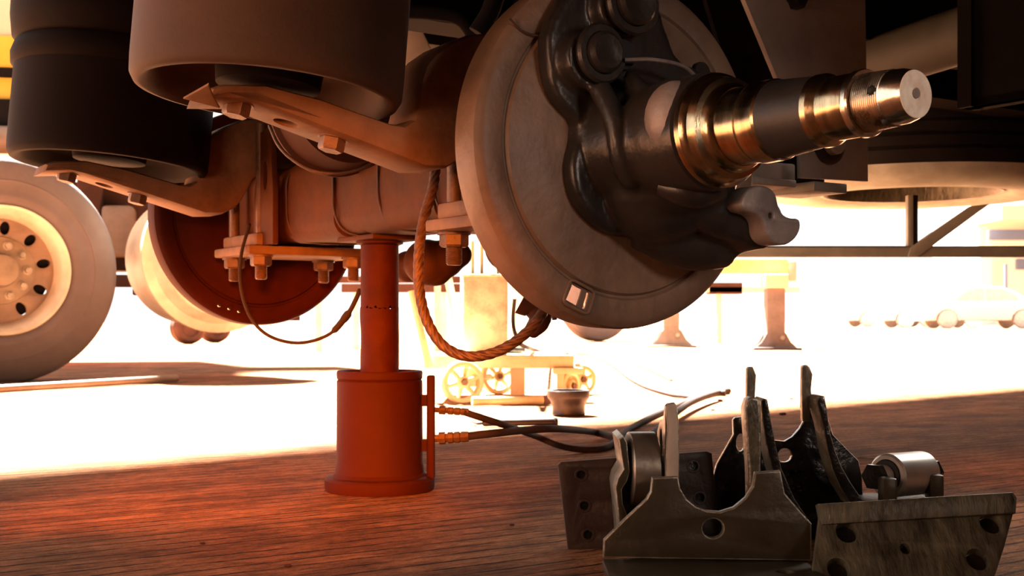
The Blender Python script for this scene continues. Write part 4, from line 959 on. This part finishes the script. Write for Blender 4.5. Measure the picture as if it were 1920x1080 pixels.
# 4 thick weathered plate, bottom right
tp = thing('thick_plate', 'thick weathered greenish steel plate with bolt holes leaning at the bottom right', 'plate', Vector((W(1700, 0, 1.43).x, 1.43, 0)))
nE = Vector((-.02, -.60, .80)).normalized(); nE = Vector((0.0, -.66, .55)).normalized()
P0 = W(1720, 965, 1.475)
hs = []
for (x, y, r) in [(1588, 997, .0125), (1858, 980, .0125), (1572, 1066, .0125), (1833, 1048, .0125), (1698, 1028, .006)]:
    hs.append(circle_on(onplane(x, y, P0, nE), r, nE, 24, ry=r*1.1))
obj('plate_body', plate_bm([onplane(x, y, P0, nE) for x, y in [(1538, 958), (1900, 932), (1907, 938), (1885, 1020), (1862, 1092), (1518, 1112)]], hs, .016, P0, nE, bevel=.0025), M['mossy'], tp)
nT = Vector((0, -.95, .30)).normalized(); PT = W(1720, 955, 1.468)
obj('top_lip', plate_bm([onplane(x, y, PT, nT) for x, y in [(1534, 944), (1900, 922), (1908, 932), (1906, 962), (1542, 984)]], [], .018, PT, nT, bevel=.003), M['mossy'], tp)
for (x, y, r) in [(1588, 997, .0125), (1858, 980, .0125), (1572, 1066, .0125), (1833, 1048, .0125), (1698, 1028, .006)]:
    c_ = onplane(x, y, P0, nE); bm = BM(); cyl(bm, c_-nE*.0158, c_-nE*.011, r*.98, n=20); obj('hole_backing', bm, M['greasy'], tp)  # dark discs added behind the holes to blacken them
# 5 roller with bolts
rl = thing('bush_roller', 'bright steel bush on a bolt with nuts, resting behind the thick plate', 'bush', Vector((W(1690, 0, 1.66).x, 1.66, 0)))
ra = W(1662, 892, 1.64); rb = W(1730, 886, 1.69); rdir = (rb-ra).normalized(); l_ = (rb-ra).length
bm = BM(); lathe(bm, [(0, .022), (0, .0265), (.003, .0295), (l_-.003, .0295), (l_, .0265), (l_, .022)], axis_matrix(ra, rdir), 56, closed=True); obj('bush', bm, M['bush'], rl, sharp=30)
bm = BM(); cyl(bm, ra-rdir*.002, rb+rdir*.002, .021, n=32); obj('rubber_core', bm, M['black'], rl)
bm = BM(); cyl(bm, ra-rdir*.028, ra-rdir*.002, .015, n=28, bev=.002); obj('spacer', bm, M['bush'], rl)
bm = BM(); cyl(bm, rb+rdir*.002, rb+rdir*.02, .015, n=28, bev=.002); obj('spacer', bm, M['bush'], rl)
for p_ in (ra-rdir*.030, rb+rdir*.014):
    bm = BM(); hexbolt(bm, p_, -rdir if p_ == ra else rdir, .018, .012); obj('bolt_head', bm, M['greasy'], rl)
for p_ in (W(1664, 912, 1.60), W(1752, 905, 1.66)):
    bm = BM(); box(bm, (-.010, -.012, -.03), (.010, .012, .012), Matrix.Translation(p_), .004); obj('lug', bm, M['olive'], rl)
bm = BM(); box(bm, (W(1622, 0, 1.64).x, 1.615, 0), (W(1765, 0, 1.64).x, 1.72, .062), None, .005); obj('carrier_block', bm, M['brownplate'], rl)
# rod behind
bm = BM(); cyl(bm, flr(1608, 859, .004), flr(1650, 862, .004), .0012, n=8); tag(obj('wire_offcut', bm, M['steel'], None, origin=flr(1608, 859, 0)), 'thin bright wire on the floor left of the bush', 'wire')

# small stones and crumbs on the floor
rnd = random.Random(12)
PL = ['dark crumb on the sunlit floor just beyond the end of the hoses', 'small crumb on the floor below the tips of the hoses', 'dark pebble between the two tallest fingers of the black bracket', 'flat dark pebble on the floor beyond the black bracket, near the shade line', 'small dark crumb on the orange floor at the bottom edge, left of the jack', 'tiny crumb on the orange floor, leftmost of the crumbs', 'tiny crumb on the floor between jack and perforated plate']
for k, (x, y, r) in enumerate([(1350, 752, .008), (1336, 770, .006), (1483, 749, .008), (1467, 778, .009), (540, 1063, .004), (380, 1020, .003), (960, 985, .003)]):
    p_ = flr(x, y, 0); bm = BM(); res = bmesh.ops.create_icosphere(bm, subdivisions=2, radius=r)
    for v in res['verts']: v.co = Vector((v.co.x*(1.3), v.co.y, v.co.z*.55))*(1+rnd.uniform(-.18, .18))
    bm.transform(Matrix.Translation(p_+Vector((0, 0, r*.40))))
    o = tag(obj('pebble', bm, M['under'], None, origin=p_), PL[k], 'pebble', 'crumbs scattered on the floor')
